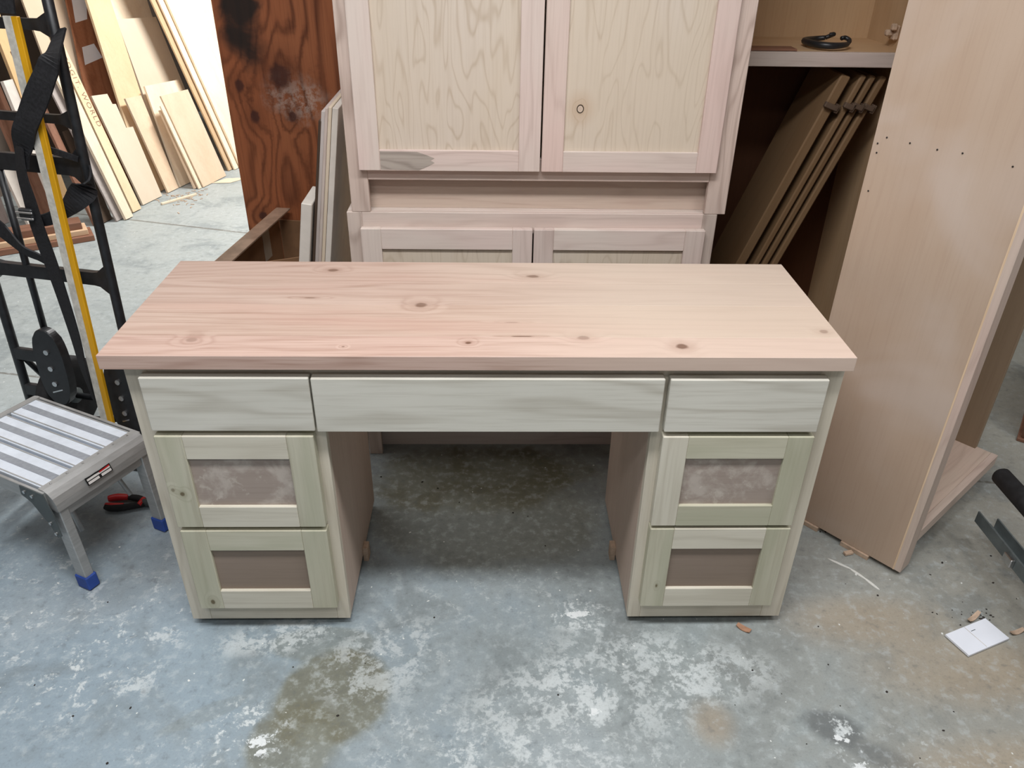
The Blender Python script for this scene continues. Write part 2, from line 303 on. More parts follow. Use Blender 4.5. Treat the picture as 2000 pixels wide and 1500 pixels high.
    g.set(g.b.inputs['Roughness'], g.m('ADD', g.m('MULTIPLY', mid, 0.35), 0.34))
    return g.out(col, g.m('ADD', fine, g.m('MULTIPLY', mid, 1.0)), 0.15, 0.004)
M['floor'] = floor_mat()

# ------------------------------------------------------------------ geometry helpers
AX = {'x': (0, 1, 2), 'y': (1, 0, 2), 'z': (2, 0, 1)}
def tag(o, label=None, cat=None, group=None, kind=None):
    if label: o['label'] = label
    if cat: o['category'] = cat
    if group: o['group'] = group
    if kind: o['kind'] = kind
    return o
def thing(name, loc, label, cat, group=None):
    o = bpy.data.objects.new(name, None); COL.objects.link(o); o.location = loc; o.empty_display_size = 0.05
    return tag(o, label, cat, group)
WO = {}          # world origin of each object, all objects are only translated
def org(o): return WO.get(o.name, Vector(o.location)) if o else Vector((0, 0, 0))
def link(name, bm, mat, parent=None, tint=None, gc=None, smooth=False, label=None, kind=None, origin=None):
    """bm in world coordinates; gc: axis letter, or a function world co -> (along, across, depth)"""
    bmesh.ops.recalc_face_normals(bm, faces=bm.faces)
    if origin is None:
        if bm.verts:
            xs = [v.co for v in bm.verts]
            mn = Vector((min(v.x for v in xs), min(v.y for v in xs), min(v.z for v in xs))); mx = Vector((max(v.x for v in xs), max(v.y for v in xs), max(v.z for v in xs)))
            origin = Vector(((mn.x+mx.x)/2, (mn.y+mx.y)/2, mn.z))
        else: origin = Vector((0, 0, 0))
    me = bpy.data.meshes.new(name)
    vals = []
    for v in bm.verts:
        if gc is None: t = v.co
        elif isinstance(gc, str): t = [v.co[i] for i in AX[gc]]
        else: t = gc(v.co)
        vals.extend(t)
    for v in bm.verts: v.co -= origin
    bm.to_mesh(me); bm.free()
    a = me.attributes.new('gc', 'FLOAT_VECTOR', 'POINT'); a.data.foreach_set('vector', vals)
    if smooth:
        for p in me.polygons: p.use_smooth = True
    o = bpy.data.objects.new(name, me); COL.objects.link(o)
    me.materials.append(M[mat] if isinstance(mat, str) else mat)
    WO[o.name] = origin.copy()
    if parent: o.parent = parent; o.location = origin - org(parent)
    else: o.location = origin
    if tint: o.color = (*tint, 1) if not isinstance(tint, (int, float)) else (tint, tint, tint, 1)
    else: o.color = (1, 1, 1, 1)
    if label: o['label'] = label
    if kind: o['kind'] = kind
    return o
def box(bm, x0, x1, y0, y1, z0, z1, bev=0.0, mtx=None, seg=1):
    r = bmesh.ops.create_cube(bm, size=1.0)
    vs = r['verts']
    for v in vs: v.co = Vector(((x0+x1)/2 + v.co.x*(x1-x0), (y0+y1)/2 + v.co.y*(y1-y0), (z0+z1)/2 + v.co.z*(z1-z0)))
    if bev:
        es = {e for v in vs for e in v.link_edges}
        rr = bmesh.ops.bevel(bm, geom=list(es), offset=bev, segments=seg, affect='EDGES', profile=0.6)
        vs = list({v for f in rr['faces'] for v in f.verts} | {v for v in vs if v.is_valid})
    if mtx: bmesh.ops.transform(bm, matrix=mtx, verts=[v for v in vs if v.is_valid])
    return bm
def B(name, ext, mat, parent=None, gc=None, bev=0.0012, tint=None, label=None, frame=None, kind=None):
    """one box part. frame=(origin, ex, ey, ez): ext is then local"""
    bm = bmesh.new(); box(bm, *ext, bev=bev)
    f = gc
    if frame:
        o, ex, ey, ez = frame
        mt = Matrix(((ex.x, ey.x, ez.x, o.x), (ex.y, ey.y, ez.y, o.y), (ex.z, ey.z, ez.z, o.z), (0, 0, 0, 1)))
        inv = mt.inverted()
        bmesh.ops.transform(bm, matrix=mt, verts=bm.verts)
        ax = AX[gc or 'x']
        f = lambda c: [(inv @ c)[i] for i in ax]
    return link(name, bm, mat, parent, tint, f, label=label, kind=kind)
def prism(pts, o, e1, e2, th, bev=0.0):
    """polygon pts in the (e1,e2) plane at o, front face at o, thickness behind it"""
    bm = bmesh.new(); n = e1.cross(e2)
    a = [bm.verts.new(o + e1*p[0] + e2*p[1]) for p in pts]
    b = [bm.verts.new(o + e1*p[0] + e2*p[1] - n*th) for p in pts]
    bm.faces.new(a); bm.faces.new(b[::-1])
    k = len(pts)
    for i in range(k): bm.faces.new((a[i], b[i], b[(i+1) % k], a[(i+1) % k]))
    if bev: bmesh.ops.bevel(bm, geom=list(bm.edges), offset=bev, segments=1, affect='EDGES')
    return bm
def tube(bm, pts, r, seg=12, cap=True):
    pts = [Vector(p) for p in pts]; rings = []
    rs = r if isinstance(r, (list, tuple)) else [r]*len(pts)
    ref = None
    for i, p in enumerate(pts):
        t = (pts[min(i+1, len(pts)-1)] - pts[max(i-1, 0)]).normalized()
        if ref is None: ref = t.orthogonal().normalized()
        ref = (ref - t*ref.dot(t)).normalized(); bi = t.cross(ref)
        rings.append([bm.verts.new(p + (ref*math.cos(2*math.pi*k/seg) + bi*math.sin(2*math.pi*k/seg))*rs[i]) for k in range(seg)])
    for a, b in zip(rings[:-1], rings[1:]):
        for k in range(seg): bm.faces.new((a[k], a[(k+1) % seg], b[(k+1) % seg], b[k]))
    if cap: bm.faces.new(rings[0][::-1]); bm.faces.new(rings[-1])
    return bm
def T(name, pts, r, mat, parent, seg=12, label=None):
    bm = bmesh.new(); tube(bm, pts, r, seg); return link(name, bm, mat, parent, smooth=seg > 6, label=label)
def smoothpts(pts, n=6):
    """Catmull-Rom through pts (lists of floats)"""
    out = []; k = len(pts)
    for i in range(k-1):
        p0, p1, p2, p3 = pts[max(i-1, 0)], pts[i], pts[i+1], pts[min(i+2, k-1)]
        for j in range(n):
            t = j/n
            out.append([0.5*((2*b) + (-a+c)*t + (2*a-5*b+4*c-d)*t*t + (-a+3*b-3*c+d)*t**3) for a, b, c, d in zip(p0, p1, p2, p3)])
    out.append(list(pts[-1])); return out

X, Y, Z = Vector((1, 0, 0)), Vector((0, 1, 0)), Vector((0, 0, 1))

# ================================================================== the setting
B('floor', (-2.9, 2.9, -4.2, 5.6, -0.08, 0.0), 'floor', bev=0, kind='structure')
B('wall_left', (-3.02, -2.9, -4.2, 5.6, 0, 3.0), 'wall', bev=0, kind='structure')
B('wall_back', (-2.9, 2.9, 5.6, 5.72, 0, 3.0), 'wall', bev=0, kind='structure')
B('wall_right', (2.9, 3.02, -4.2, 5.6, 0, 3.0), 'wall', bev=0, kind='structure')
B('ceiling', (-3.02, 3.02, -4.2, 5.72, 3.0, 3.1), 'ceiling', bev=0, kind='structure')

# ================================================================== desk
def shaker(root, x0, x1, z0, z1, y0, y1, sw, rt, rb, mats, tints=(1, 1, 1, 1, 1), name='drawer', rec=0.008, gl=None):
    """five-piece front: an empty with stiles, rails and a recessed panel; y0 = front face"""
    d = bpy.data.objects.new(name, None); COL.objects.link(d); d.parent = root
    w = Vector(((x0+x1)/2, (y0+y1)/2, z0)); WO[d.name] = w; d.location = w - org(root); d.empty_display_size = .03
    B('stile', (x0, x0+sw, y0, y1, z0, z1), mats[0], d, 'z', .0014, tints[0])
    B('stile', (x1-sw, x1, y0, y1, z0, z1), mats[1], d, 'z', .0014, tints[1])
    B('rail', (x0+sw, x1-sw, y0, y1, z1-rt, z1), mats[2], d, 'x', .0012, tints[2])
    B('rail', (x0+sw, x1-sw, y0, y1, z0, z0+rb), mats[3], d, 'x', .0012, tints[3])
    B('panel', (x0+sw-.006, x1-sw+.006, y0+rec, y1-.003, z0+rb-.006, z1-rt+.006), mats[4], d, 'z' if name == 'door' else 'x', 0, tints[4])
    return d
desk = thing('desk', (0.014, 0.21, 0), 'unfinished poplar kneehole desk with a pinkish knotty alder top', 'desk')
xl, xr, yf, yb, zt, zu = -0.7314, 0.7314, -0.026, 0.4447, 0.762, 0.7313
top = B('desktop', (xl+.02, xr-.02, yf+.03, yb-.01, zu-.006, zu+.004), 'birch_side', desk, 'x', label='pinkish knotty alder top glued up from long boards')
for (a, b, t) in [(yf, 0.057, (1.03, .985, .98)), (0.057, 0.205, (1.0, .99, .965)), (0.205, 0.325, (.985, .985, .975)), (0.325, yb, (1.0, 1.0, .99))]:
    B('plank', (xl, xr, a, b, zu, zt), 'top', top, 'x', .0009, t)
# carcass
L0, L1, R0, R1, zb, bk = -0.700, -0.322, 0.3525, 0.7275, 0.02, 0.4450
for (a, b) in [(L0, L0+.018), (L1-.018, L1), (R0, R0+.018), (R1-.018, R1)]:
    B('side_panel', (a, b, 0.019, bk, zb, zu-.006), 'birch_side', desk, 'z', .001)
for (a, b) in [(L0+.018, L1-.018), (R0+.018, R1-.018)]:
    B('back_panel', (a, b, bk-.012, bk-.002, zb, zu-.006), 'birch_side', desk, 'z', 0)
    B('bottom_panel', (a, b, .019, bk-.012, zb+.01, zb+.028), 'birch_side', desk, 'x', 0)
for (a, b) in [(L0, -.655), (-.352, L1), (R0, .383), (.680, R1)]:
    B('stile', (a, b, 0, .019, zb, zu-.001), 'poplar', desk, 'z', .001, (1.05, .99, .92))
B('rail', (-.655, .680, .0004, .019, .700, zu-.001), 'poplar', desk, 'x', .0006, (.95, .9, .86))
B('rail', (L1, R0, .0004, .019, .570, .600), 'poplar', desk, 'x', .0008, (.97, .93, .88))
for (a, b) in [(-.655, -.352), (.383, .680)]:
    for (z0, z1) in [(.560, .600), (.312, .345), (zb, .10)]:
        B('rail', (a, b, .0004, .019, z0, z1), 'poplar', desk, 'x', .0008, (1.04, .98, .91))
B('drawer_box', (L1+.03, R0-.03, .02, .40, .592, .70), 'birch_side', desk, 'x', .002)
for (a, b) in [(-.690, -.335), (.365, .718)]:      # shims under the pedestals
    B('plinth', (a, b, .06, .40, 0, zb), 'dark_edge', desk, 'x', 0)
for a in (L1, R0-.014):
    B('foot_block', (a, a+.014, .215, .245, 0, .045), 'chip', desk, 'z', .001)
# drawers
B('drawer_front', (-.665, -.337, -.0245, -.0002, .587, .712), 'poplar_l', desk, 'x', .0018)
B('drawer_front', (-.333, .363, -.0245, -.0002, .585, .711), 'poplar_c', desk, 'x', .0018)
B('drawer_front', (.374, .690, -.0245, -.0002, .585, .710), 'poplar_r', desk, 'x', .0018)
P, PG, W1 = 'poplar', 'poplar_green', (1.03, 1.0, .94)
shaker(desk, -.665, -.343, .332, .574, -.0245, -.0002, .056, .058, .057, ('pg_a', PG, P, P, 'mdf_smear'), (1, .97, W1, W1, 1), 'drawer')
shaker(desk, -.663, -.343, .081, .321, -.0245, -.0002, .056, .058, .057, ('pg_b', PG, PG, P, 'mdf'), (1.02, 1.0, 1.03, W1, 1), 'drawer')
shaker(desk, .374, .689, .333, .573, -.0245, -.0002, .054, .056, .057, (P, PG, PG, 'pg_c', 'mdf_smear'), (W1, .98, 1.0, .98, .98), 'drawer')
shaker(desk, .374, .689, .082, .324, -.0245, -.0002, .054, .060, .058, ('pg_d', PG, P, P, 'mdf'), (1.0, .98, W1, W1, .94), 'drawer')

# ================================================================== two-part maple cabinet behind the desk
base = thing('base_cabinet', (0.13, .9, 0), 'low two-door maple base cabinet directly behind the desk', 'cabinet')
bx0, bx1 = -0.370, 0.630
for (a, b) in [(bx0, bx0+.018), (bx1-.018, bx1)]:
    B('side_panel', (a, b, .719, .94, 0, .785), 'maple', base, 'z', .001)
B('back_panel', (bx0+.018, bx1-.018, .928, .94, .02, .785), 'carcass', base, 'z', 0)
B('top_panel', (bx0, bx1, .719, .94, .785, .7995), 'maple', base, 'x', .001)
B('toe_kick', (bx0+.03, bx1-.03, .752, .765, 0, .10), 'maple', base, 'x', .001, .9)
B('bottom_panel', (bx0+.018, bx1-.018, .765, .928, .10, .118), 'carcass', base, 'x', 0)
B('stile', (bx0, -.330, .70, .719, 0, .7995), 'maple_fig', base, 'z', .0012, 1.02)
B('stile', (.592, bx1, .70, .719, 0, .7995), 'maple_fig', base, 'z', .0012, .9)
B('rail', (-.330, .592, .7003, .719, .742, .7995), 'maple', base, 'x', .0012, (.98, .96, .95))
B('rail', (-.330, .592, .7003, .719, .10, .15), 'maple', base, 'x', .0012)
MM = ('maple', 'maple', 'maple', 'maple', 'maple_panel')
shaker(base, -.334, .129, .13, .760, .680, .6998, .054, .058, .06, MM, (1.03, .98, 1.04, 1, .98), 'door')
shaker(base, .133, .599, .13, .760, .680, .6998, .054, .058, .06, MM, (.93, .98, 1.03, 1, .95), 'door')
hut = thing('hutch_cabinet', (0.147, .9, .80), 'tall pale maple hutch with two shaker doors standing on the base cabinet', 'cabinet')
hx0, hx1, hz = -0.3555, 0.6500, 2.05
for (a, b) in [(hx0, hx0+.018), (hx1-.018, hx1)]:
    B('side_panel', (a, b, .719, .94, .80, hz), 'maple', hut, 'z', .001)
B('back_panel', (hx0+.018, hx1-.018, .928, .94, .80, hz), 'carcass', hut, 'z', 0)
B('top_panel', (hx0+.018, hx1-.018, .719, .928, hz-.018, hz), 'carcass', hut, 'x', 0)
B('niche_back', (-.337, .632, .740, .752, .80, .93), 'maple', hut, 'x', 0, (.84, .78, .72), label='plain recessed board below the doors')
B('stile', (hx0, -.306, .70, .719, .80, hz), 'maple_fig', hut, 'z', .0015, (1.0, .97, .96))
B('stile', (.594, hx1, .70, .719, .80, hz), 'maple_fig', hut, 'z', .0015, (1.0, .96, .95))
B('rail', (-.306, .594, .7003, .719, .887, .945), 'maple', hut, 'x', .0015, (.95, .90, .88))
B('rail', (-.306, .594, .7003, .719, hz-.08, hz), 'maple', hut, 'x', .0015)
dl = shaker(hut, -.3235, .1425, .917, 1.96, .680, .6998, .055, .055, .053, MM, (1.03, 1.0, 1, 1.0, 1), 'door')
dr = shaker(hut, .147, .6045, .917, 1.96, .680, .6998, .055, .055, .053, ('maple', 'maple', 'maple', 'maple', 'maple_panel_k'), ((1.0, .95, .94), (1.0, .95, .95), 1, 1.0, 1), 'door')
GH = wood('grey_heart', srgb(168, 158, 148), srgb(118, 106, 98), srgb(178, 168, 158), freq=50, amp=6, lines=.5, rough=.55, stretch=(4, 12))
link('mineral_streak', prism([(-.267, .9205), (-.168, .9195), (-.145, .930), (-.128, .9385), (-.138, .944), (-.128, .950), (-.148, .958), (-.172, .966), (-.267, .967)], Vector((0, .6794, 0)), X, Z, .0008), GH, dl, None, 'x', label='grey mineral stain on the bottom rail')

# ================================================================== open bookcase behind, right
case = thing('open_bookcase', (0.935, 1.11, 0), 'open plywood bookcase carcass in the dark behind the hutch', 'bookcase')
cx0, cx1, cy0, cy1 = .560, 1.192, .95, 1.27
B('side_panel', (cx0, cx0+.018, cy0, cy1, 0, 2.1), 'carcass', case, 'z', .001)
B('side_panel', (cx1-.018, cx1, cy0, cy1, 0, 2.1), 'carcass', case, 'z', .001)
B('back_panel', (cx0+.018, cx1-.018, cy1-.014, cy1-.002, 1.15, 2.1), 'carcass', case, 'z', 0)
B('shade_back_panel', (cx0+.018, cx1-.018, cy1-.014, cy1-.002, .05, 1.149), 'case_shade', case, 'z', 0, label='dark brown back panel standing in for shade')  # dark sheet stands in for the shade below the shelf
sh = B('shelf', (cx0+.018, cx1-.018, cy0+.02, cy1-.014, 1.158, 1.176), 'carcass', case, 'x', 0, 1.08)
B('shelf_nosing', (cx0+.0185, cx1-.0185, cy0, cy0+.02, 1.138, 1.1755), 'maple', sh, 'x', .001, .95)
B('bottom_panel', (cx0+.018, cx1-.018, cy0, cy1-.014, .08, .10), 'carcass', case, 'x', 0)
B('top_panel', (cx0+.018, cx1-.018, cy0, cy1-.014, 2.08, 2.1), 'carcass', case, 'x', 0)
hb = bmesh.new(); box(hb, 1.158, 1.174, 1.05, 1.085, 1.195, 1.235, .004); box(hb, 1.140, 1.162, 1.058, 1.078, 1.205, 1.222, .004); box(hb, 1.145, 1.160, 1.04, 1.056, 1.222, 1.240, .003)
link('hinge', hb, 'chip', case, label='small metal hinge on the inner side')
# doors stored below the shelf, leaning to the right
DN = ['nearest the open side', 'second', 'third', 'against the right side']
def stored(i, t0, b0, th, y0, y1, tint, label):
    # t0/b0: (x, z) of the upper/left long edge at top and bottom; th thickness
    a = Vector((b0[0], y0, b0[1])); b = Vector((t0[0], y0, t0[1])); u = (b-a).normalized()
    nrm = Vector((u.z, 0, -u.x))         # to the right/below
    L = (b-a).length
    r = thing('stored_door', (b0[0], (y0+y1)/2, .10), label, 'cabinet door', 'doors stored below the bookcase shelf')
    fr = (a, u, Y, nrm)
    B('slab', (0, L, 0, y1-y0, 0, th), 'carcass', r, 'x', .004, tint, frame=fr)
    B('hinge', (L-.10, L-.075, -.012, .010, th, th+.012), 'dark_edge', r, None, .002, frame=fr)
    B('hinge_arm', (L-.095, L-.08, -.016, -.002, -.006, th+.006), 'dark_edge', r, None, .002, frame=fr)
    return r
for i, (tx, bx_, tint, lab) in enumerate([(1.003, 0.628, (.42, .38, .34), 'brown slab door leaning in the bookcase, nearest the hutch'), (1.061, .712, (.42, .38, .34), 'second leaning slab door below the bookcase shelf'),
        (1.090, .752, (.38, .34, .30), 'third leaning slab door below the bookcase shelf'), (1.122, .790, (.42, .38, .34), 'leaning slab door closest to the right side of the bookcase')]):  # low tints paint the bookcase shade onto the doors
    zt_ = 1.118 - .002*i
    sx = (tx-bx_)/(zt_-.105)
    # keep the foot on the bottom panel inside the case
    stored(i, (tx, zt_), (tx-(zt_-.135)*.362, .135), (.030, .018, .018, .020)[i], .975+.004*i, 1.20, tint, lab)
# clamp-like hook and offcut on the shelf
cl = thing('bar_hook', (.955, 1.03, 1.176), 'black curved metal clamp hook lying on the bookcase shelf', 'clamp')
zc = 1.190
bm = bmesh.new()
arc = smoothpts([(.985, 1.105, zc+.004), (.955, 1.110, zc), (.915, 1.075, zc), (.912, 1.035, zc), (.925, .99, zc), (.955, .972, zc), (.990, .985, zc), (1.012, 1.005, zc)], 5)
tube(bm, arc, [.0065+.003*math.sin(math.pi*i/(len(arc)-1)) for i in range(len(arc))], 8)
link('body', bm, 'black_metal', cl, smooth=True)
for pts in ([(.985, 1.105, zc+.004), (1.000, 1.098, zc+.012), (1.000, 1.085, zc+.016), (.988, 1.085, zc+.014)], [(1.012, 1.005, zc), (1.022, 1.02, zc+.008), (1.012, 1.03, zc+.014), (1.0, 1.024, zc+.013)]):
    bm = bmesh.new(); tube(bm, smoothpts(pts, 4), .006, 8); link('hook_end', bm, 'black_metal', cl, smooth=True)
tag(B('offcut_strip', (.70, .858, .962, 1.016, 1.1765, 1.182), 'redwood', None, 'x', .0008), 'thin flat brown offcut lying on the bookcase shelf', 'wood strip')

# ================================================================== tall carcass standing at an angle, right
P0 = Vector((1.098, .150, 0)); dd = Vector((-.6474, .7621, 0)); ww = Vector((.7621, .6474, 0))
tall = thing('tall_carcass', P0 + dd*.17 + ww*.28, 'tall open plywood cabinet carcass turned sideways right of the desk', 'cabinet')
FR = (P0, ww, dd, Z)       # local x = width, y = depth, z = up
zl = .014
B('side_panel', (0, .019, .020, .352, zl, 2.15), 'side_ply', tall, 'z', .0006, frame=FR, label='wide blank plywood side with faint smudges')
B('side_edge_strip', (-.0004, .004, .0165, .0204, zl, 2.15), 'ply_edge', tall, 'z', 0, frame=FR)
B('stile', (0, .052, 0, .0195, zl, 2.15), 'maple', tall, 'z', .0012, (.93, .88, .84), frame=FR)
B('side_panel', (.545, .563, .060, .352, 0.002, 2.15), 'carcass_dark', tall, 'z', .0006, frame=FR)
B('back_panel', (.019, .545, .340, .352, .06, 2.15), 'carcass', tall, 'z', 0, frame=FR)
B('bottom_deck', (.019, .560, .0195, .340, .112, .130), 'maple', tall, 'x', 0, (.98, .94, .87), frame=FR)
B('rail', (.052, .560, 0, .0195, .095, .1315), 'maple', tall, 'x', .001, (.96, .92, .88), frame=FR)
B('toe_board', (.019, .545, .06, .075, .003, .095), 'dark_edge', tall, 'x', 0, frame=FR)
B('top_panel', (.019, .545, .0195, .340, 2.13, 2.148), 'carcass', tall, 'x', 0, frame=FR)
for (a, b) in [(.085, .165), (.235, .34)]:
    B('shim', (-.006, .016, a, b, 0, zl-.0005), 'chip', tall, 'y', .0005, frame=FR)
bm = bmesh.new()
for (d_, z_) in [(0.324, 1.081), (0.272, 1.079), (0.213, 1.077), (0.162, 1.08), (0.341, 1.065), (0.338, 1.045), (0.335, 0.959), (0.063, 1.074)]:
    c = P0 + dd*d_ + Z*z_ - ww*.0004
    q = bmesh.ops.create_icosphere(bm, subdivisions=1, radius=.0022)
    bmesh.ops.translate(bm, vec=c, verts=q['verts'])
link('nail_hole', bm, 'crumb', tall, kind='stuff')

# ================================================================== plywood sheet, stacked sheets and cardboard left of the cabinet
tag(B('plywood_sheet', (-.896, -.20, 1.500, 1.518, 0, 2.2), 'fir_ply', None, 'z', .0008), 'orange-brown knotty fir plywood sheet standing upright', 'plywood')
def sheet(x0b, x0t, th, zt_, y0, y1, mat, label, tint=1):
    """sheet standing on its long edge, leaning right against the cabinet side; x0b/x0t = left face at floor / top"""
    a = Vector((x0b, y0, 0.004)); b = Vector((x0t, y0, zt_)); u = (b-a).normalized(); n = Vector((u.z, 0, -u.x))
    bm = bmesh.new(); box(bm, 0, th, 0, y1-y0, 0, (b-a).length, .0012)
    mt = Matrix(((n.x, 0, u.x, a.x), (n.y, 1, u.y, a.y), (n.z, 0, u.z, a.z), (0, 0, 0, 1))); inv = mt.inverted()
    bmesh.ops.transform(bm, matrix=mt, verts=bm.verts)
    o = link('sheet_board', bm, mat, None, tint, lambda c: [(inv @ c)[i] for i in (2, 1, 0)])
    return tag(o, label, 'board', 'sheets stacked beside the base cabinet')
sh_ = [(.0, .009, 1.01, 'dark_edge', 'dark thin sheet with notched edge, leftmost of the upright stack', .7), (.0105, .010, 1.035, 'greywood', 'grey-edged board, second in the upright stack by the cabinet', 1),
       (.0215, .008, 1.043, 'maple', 'pinkish edged board in the middle of the upright stack', .9), (.0305, .009, 1.045, 'mdfboard', 'pale board, fourth in the upright stack by the cabinet', 1.05), (.0405, .016, 1.043, 'white_paint', 'thick pale board, rightmost of the upright stack', .95)]
for (off, th, zz, mat, lab, tn) in sh_:
    sheet(-.603+off, -.444+off, th, zz, .82, 1.30, mat, lab, tn)
tag(B('backing_sheet', (-.47, -.462, 1.33, 1.49, 0, 1.10), 'mdfboard', None, 'z', .0006, .95), 'thin pale sheet standing behind the upright stack', 'board')
a = Vector((-.640, .80, .003)); b = Vector((-.513, .80, .79)); u = (b-a).normalized(); n = Vector((u.z, 0, -u.x))
tag(B('white_board', (0, .030, 0, .16, 0, (b-a).length), 'white_paint', None, 'z', .002, frame=(a, n, Y, u)), 'white painted board leaning left of the upright sheets', 'board')
# cardboard sheet box
cb = thing('cardboard_carton', (-.80, 1.25, 0), 'flattened brown cardboard carton with grey tape behind the desk', 'carton')
e1 = Vector((.093, .69, 0)).normalized(); 
o0 = Vector((-.845, .965, 0)); nl = Vector((e1.y, -e1.x, 0))
FRC = (o0, e1, -nl, Z)
B('left_wall', (-.12, .52, 0, .006, 0.002, .545), 'cardboard', cb, 'x', .0008, .9, frame=FRC)
tilt = math.radians(38)
v2 = (-nl*math.cos(tilt) - Z*math.sin(tilt)*.2)
B('outer_flap', (-.12, .52, -.052, .0, .543, .549), 'clear_wrap', cb, 'x', .0008, 1.0, frame=FRC)
B('far_wall', (.525, .531, -.24, 0, .002, .50), 'cardboard', cb, 'y', .0008, .75, frame=FRC)
for (x0_, x1_, z0_, z1_) in [(.36, .42, .40, .543), (.02, .12, .44, .543)]:
    B('tape_strip', (x0_, x1_, -.0015, -.0002, z0_, z1_), 'tape', cb, 'x', 0, frame=FRC)
fu = (Z*.92 - nl*.0 + e1*.38).normalized()
B('inner_flap', (0, .15, 0, .005, 0, .40), 'cardboard', cb, 'x', .0008, .8, frame=(o0 + nl*.06 + e1*.16 + Z*.08, (nl*.85 + e1*.5).normalized(), (e1*.85 - nl*.5).normalized(), Z))

# ================================================================== timber bay: offcuts leaning at the back left
bd = Vector((.26, .96, 0)).normalized(); bn = Vector((bd.y, -bd.x, 0))
def lean(name, Pt, pts, th, mat, label, deg=18, tint=1, cat='board', group='offcuts leaning in the timber bay', grain='l'):
    t = math.radians(deg); l = Z*math.cos(t) - bn*math.sin(t)
    o = Vector((Pt[0], Pt[1], 0.0))
    zmin = min(p[1] for p in pts)
    o = o + Z*(.001 + th*math.sin(t))
    bm = prism([(p[0], max(p[1], 0)) for p in pts], o, bd, l, th)
    f = (lambda c: ((c-o).dot(l), (c-o).dot(bd), (c-o).dot(bn))) if grain == 'l' else (lambda c: ((c-o).dot(bd), (c-o).dot(l), (c-o).dot(bn)))
    ob = link(name, bm, mat, None, tint, f)
    tag(ob, label, cat, group)
    return ob, o, l
lean('offcut_board', (-1.773, 3.479), [(0, 0), (.257, 0), (.266, .548), (.001, .557)], .010, 'scrap', 'pinkish tan plywood offcut in front of the other leaning boards', tint=(.94, .86, .82))
lean('offcut_board', (-1.790, 3.447), [(0, 0), (.028, 0), (.034, .50), (.004, .505)], .008, 'scrap', 'narrow bright strip beside the pinkish front offcut', tint=1.1)
lean('offcut_board', (-1.813, 3.447), [(0, 0), (.03, 0), (.045, .47), (.017, .476)], .014, 'scrap', 'second narrow strip, left of the bright strip', tint=(1.0, .93, .9))
lean('offcut_board', (-1.916, 3.475), [(0, 0), (.40, 0), (.437, .576), (.111, .593)], .012, 'scrap', 'pale cream offcut half hidden behind the pinkish front one', tint=1.12)
lean('offcut_board', (-1.984, 3.505), [(.045, 0), (.50, 0), (.575, .932), (.216, .955)], .016, 'mdfboard', 'large beige fibreboard panel in the middle of the bay', tint=1.05)
lean('offcut_board', (-1.948, 3.361), [(0, 0), (.105, 0), (.165, .551), (.027, .559)], .012, 'scrap', 'narrow pink-tan offcut left of the beige panel', tint=(.95, .87, .82))
lean('offcut_board', (-2.008, 3.374), [(-.10, 0), (.12, 0), (.44, 1.40), (.26, 1.42)], .014, 'scrap', 'long orange-tan board standing tall left of the beige panel', tint=(.95, .84, .70))
lean('offcut_board', (-2.060, 3.521), [(.05, 0), (.45, 0), (.75, 1.40), (.36, 1.42)], .012, 'scrap', 'tall pale board behind the beige panel', tint=1.08)
lean('offcut_board', (-2.085, 3.521), [(.0, 0), (.3, 0), (.60, 1.40), (.309, 1.42)], .012, 'white_paint', 'tall white-edged board behind the pale one', tint=1.1)
lean('offcut_board', (-1.665, 3.875), [(0.03, 0), (.9, 0), (.9, 1.6), (.027, 1.6)], .012, 'scrap', 'big whitish plywood sheet beside the fir plywood', tint=1.25)
lean('offcut_board', (-1.690, 3.868), [(0, 0), (.8, 0), (.8, 1.6), (-.004, 1.6)], .010, 'scrap', 'second sheet just behind the big whitish one', tint=1.2)
lean('offcut_board', (-1.715, 3.860), [(-.02, 0), (.8, 0), (.8, 1.6), (-.030, 1.6)], .010, 'scrap', 'third sheet with a brown edge behind the whitish ones', tint=(.8, .68, .55))
lean('offcut_board', (-2.010, 3.128), [(0, 0), (.179, 0), (.219, .407), (.164, .413), (.176, .546), (.150, .551), (.149, .608), (.029, .619)], .012, 'mdfboard', 'light grey fibreboard offcut with a stepped right edge', tint=1.08)
tb, to, tl = lean('offcut_board', (-2.014, 2.993), [(.001, 0), (.072, 0), (.118, .96), (.062, .96)], .018, 'scrap', 'long narrow tan board with pencilled writing', tint=(1.02, .94, .80))
lean('offcut_board', (-2.006, 2.874), [(0, 0), (.060, 0), (.112, .82), (.030, .82)], .016, 'scrap', 'narrow cream board left of the pencilled one', tint=1.05)
lean('offcut_board', (-2.045, 2.860), [(-.01, 0), (.05, 0), (.10, .80), (.015, .80)], .010, 'greywood', 'grey strip behind the narrow cream board', tint=.8)
lean('offcut_board', (-2.098, 2.850), [(-.037, 0), (.04, 0), (.10, .49), (.03, .49)], .016, 'dark_edge', 'dark grey board at the left foot of the bay', tint=.6)
lean('offcut_board', (-2.13, 2.80), [(-.02, 0), (.02, 0), (.10, .9), (.05, .9)], .016, 'redwood', 'slim reddish batten at the left end of the bay')
ob, o_, l_ = lean('offcut_board', (-2.271, 3.199), [(.05, 0), (.60, 0), (.80, 1.5), (.66, 1.5), (.492, 1.069)], .012, 'redwood', 'orange-brown board in the shade with two white patches of light', tint=(1.25, 1.05, .85))
for q in [[(.467, .939), (.573, .948), (.647, 1.06), (.526, 1.06)], [(.378, .712), (.544, .731), (.530, .814), (.424, .807)]]:
    link('light_patch', prism([(p[0]+.004, p[1]+.002) for p in q], o_ + bn*.0012, bd, l_, .001), 'white_tile', ob, .95)  # thin pale plates stand in for patches of light on the board
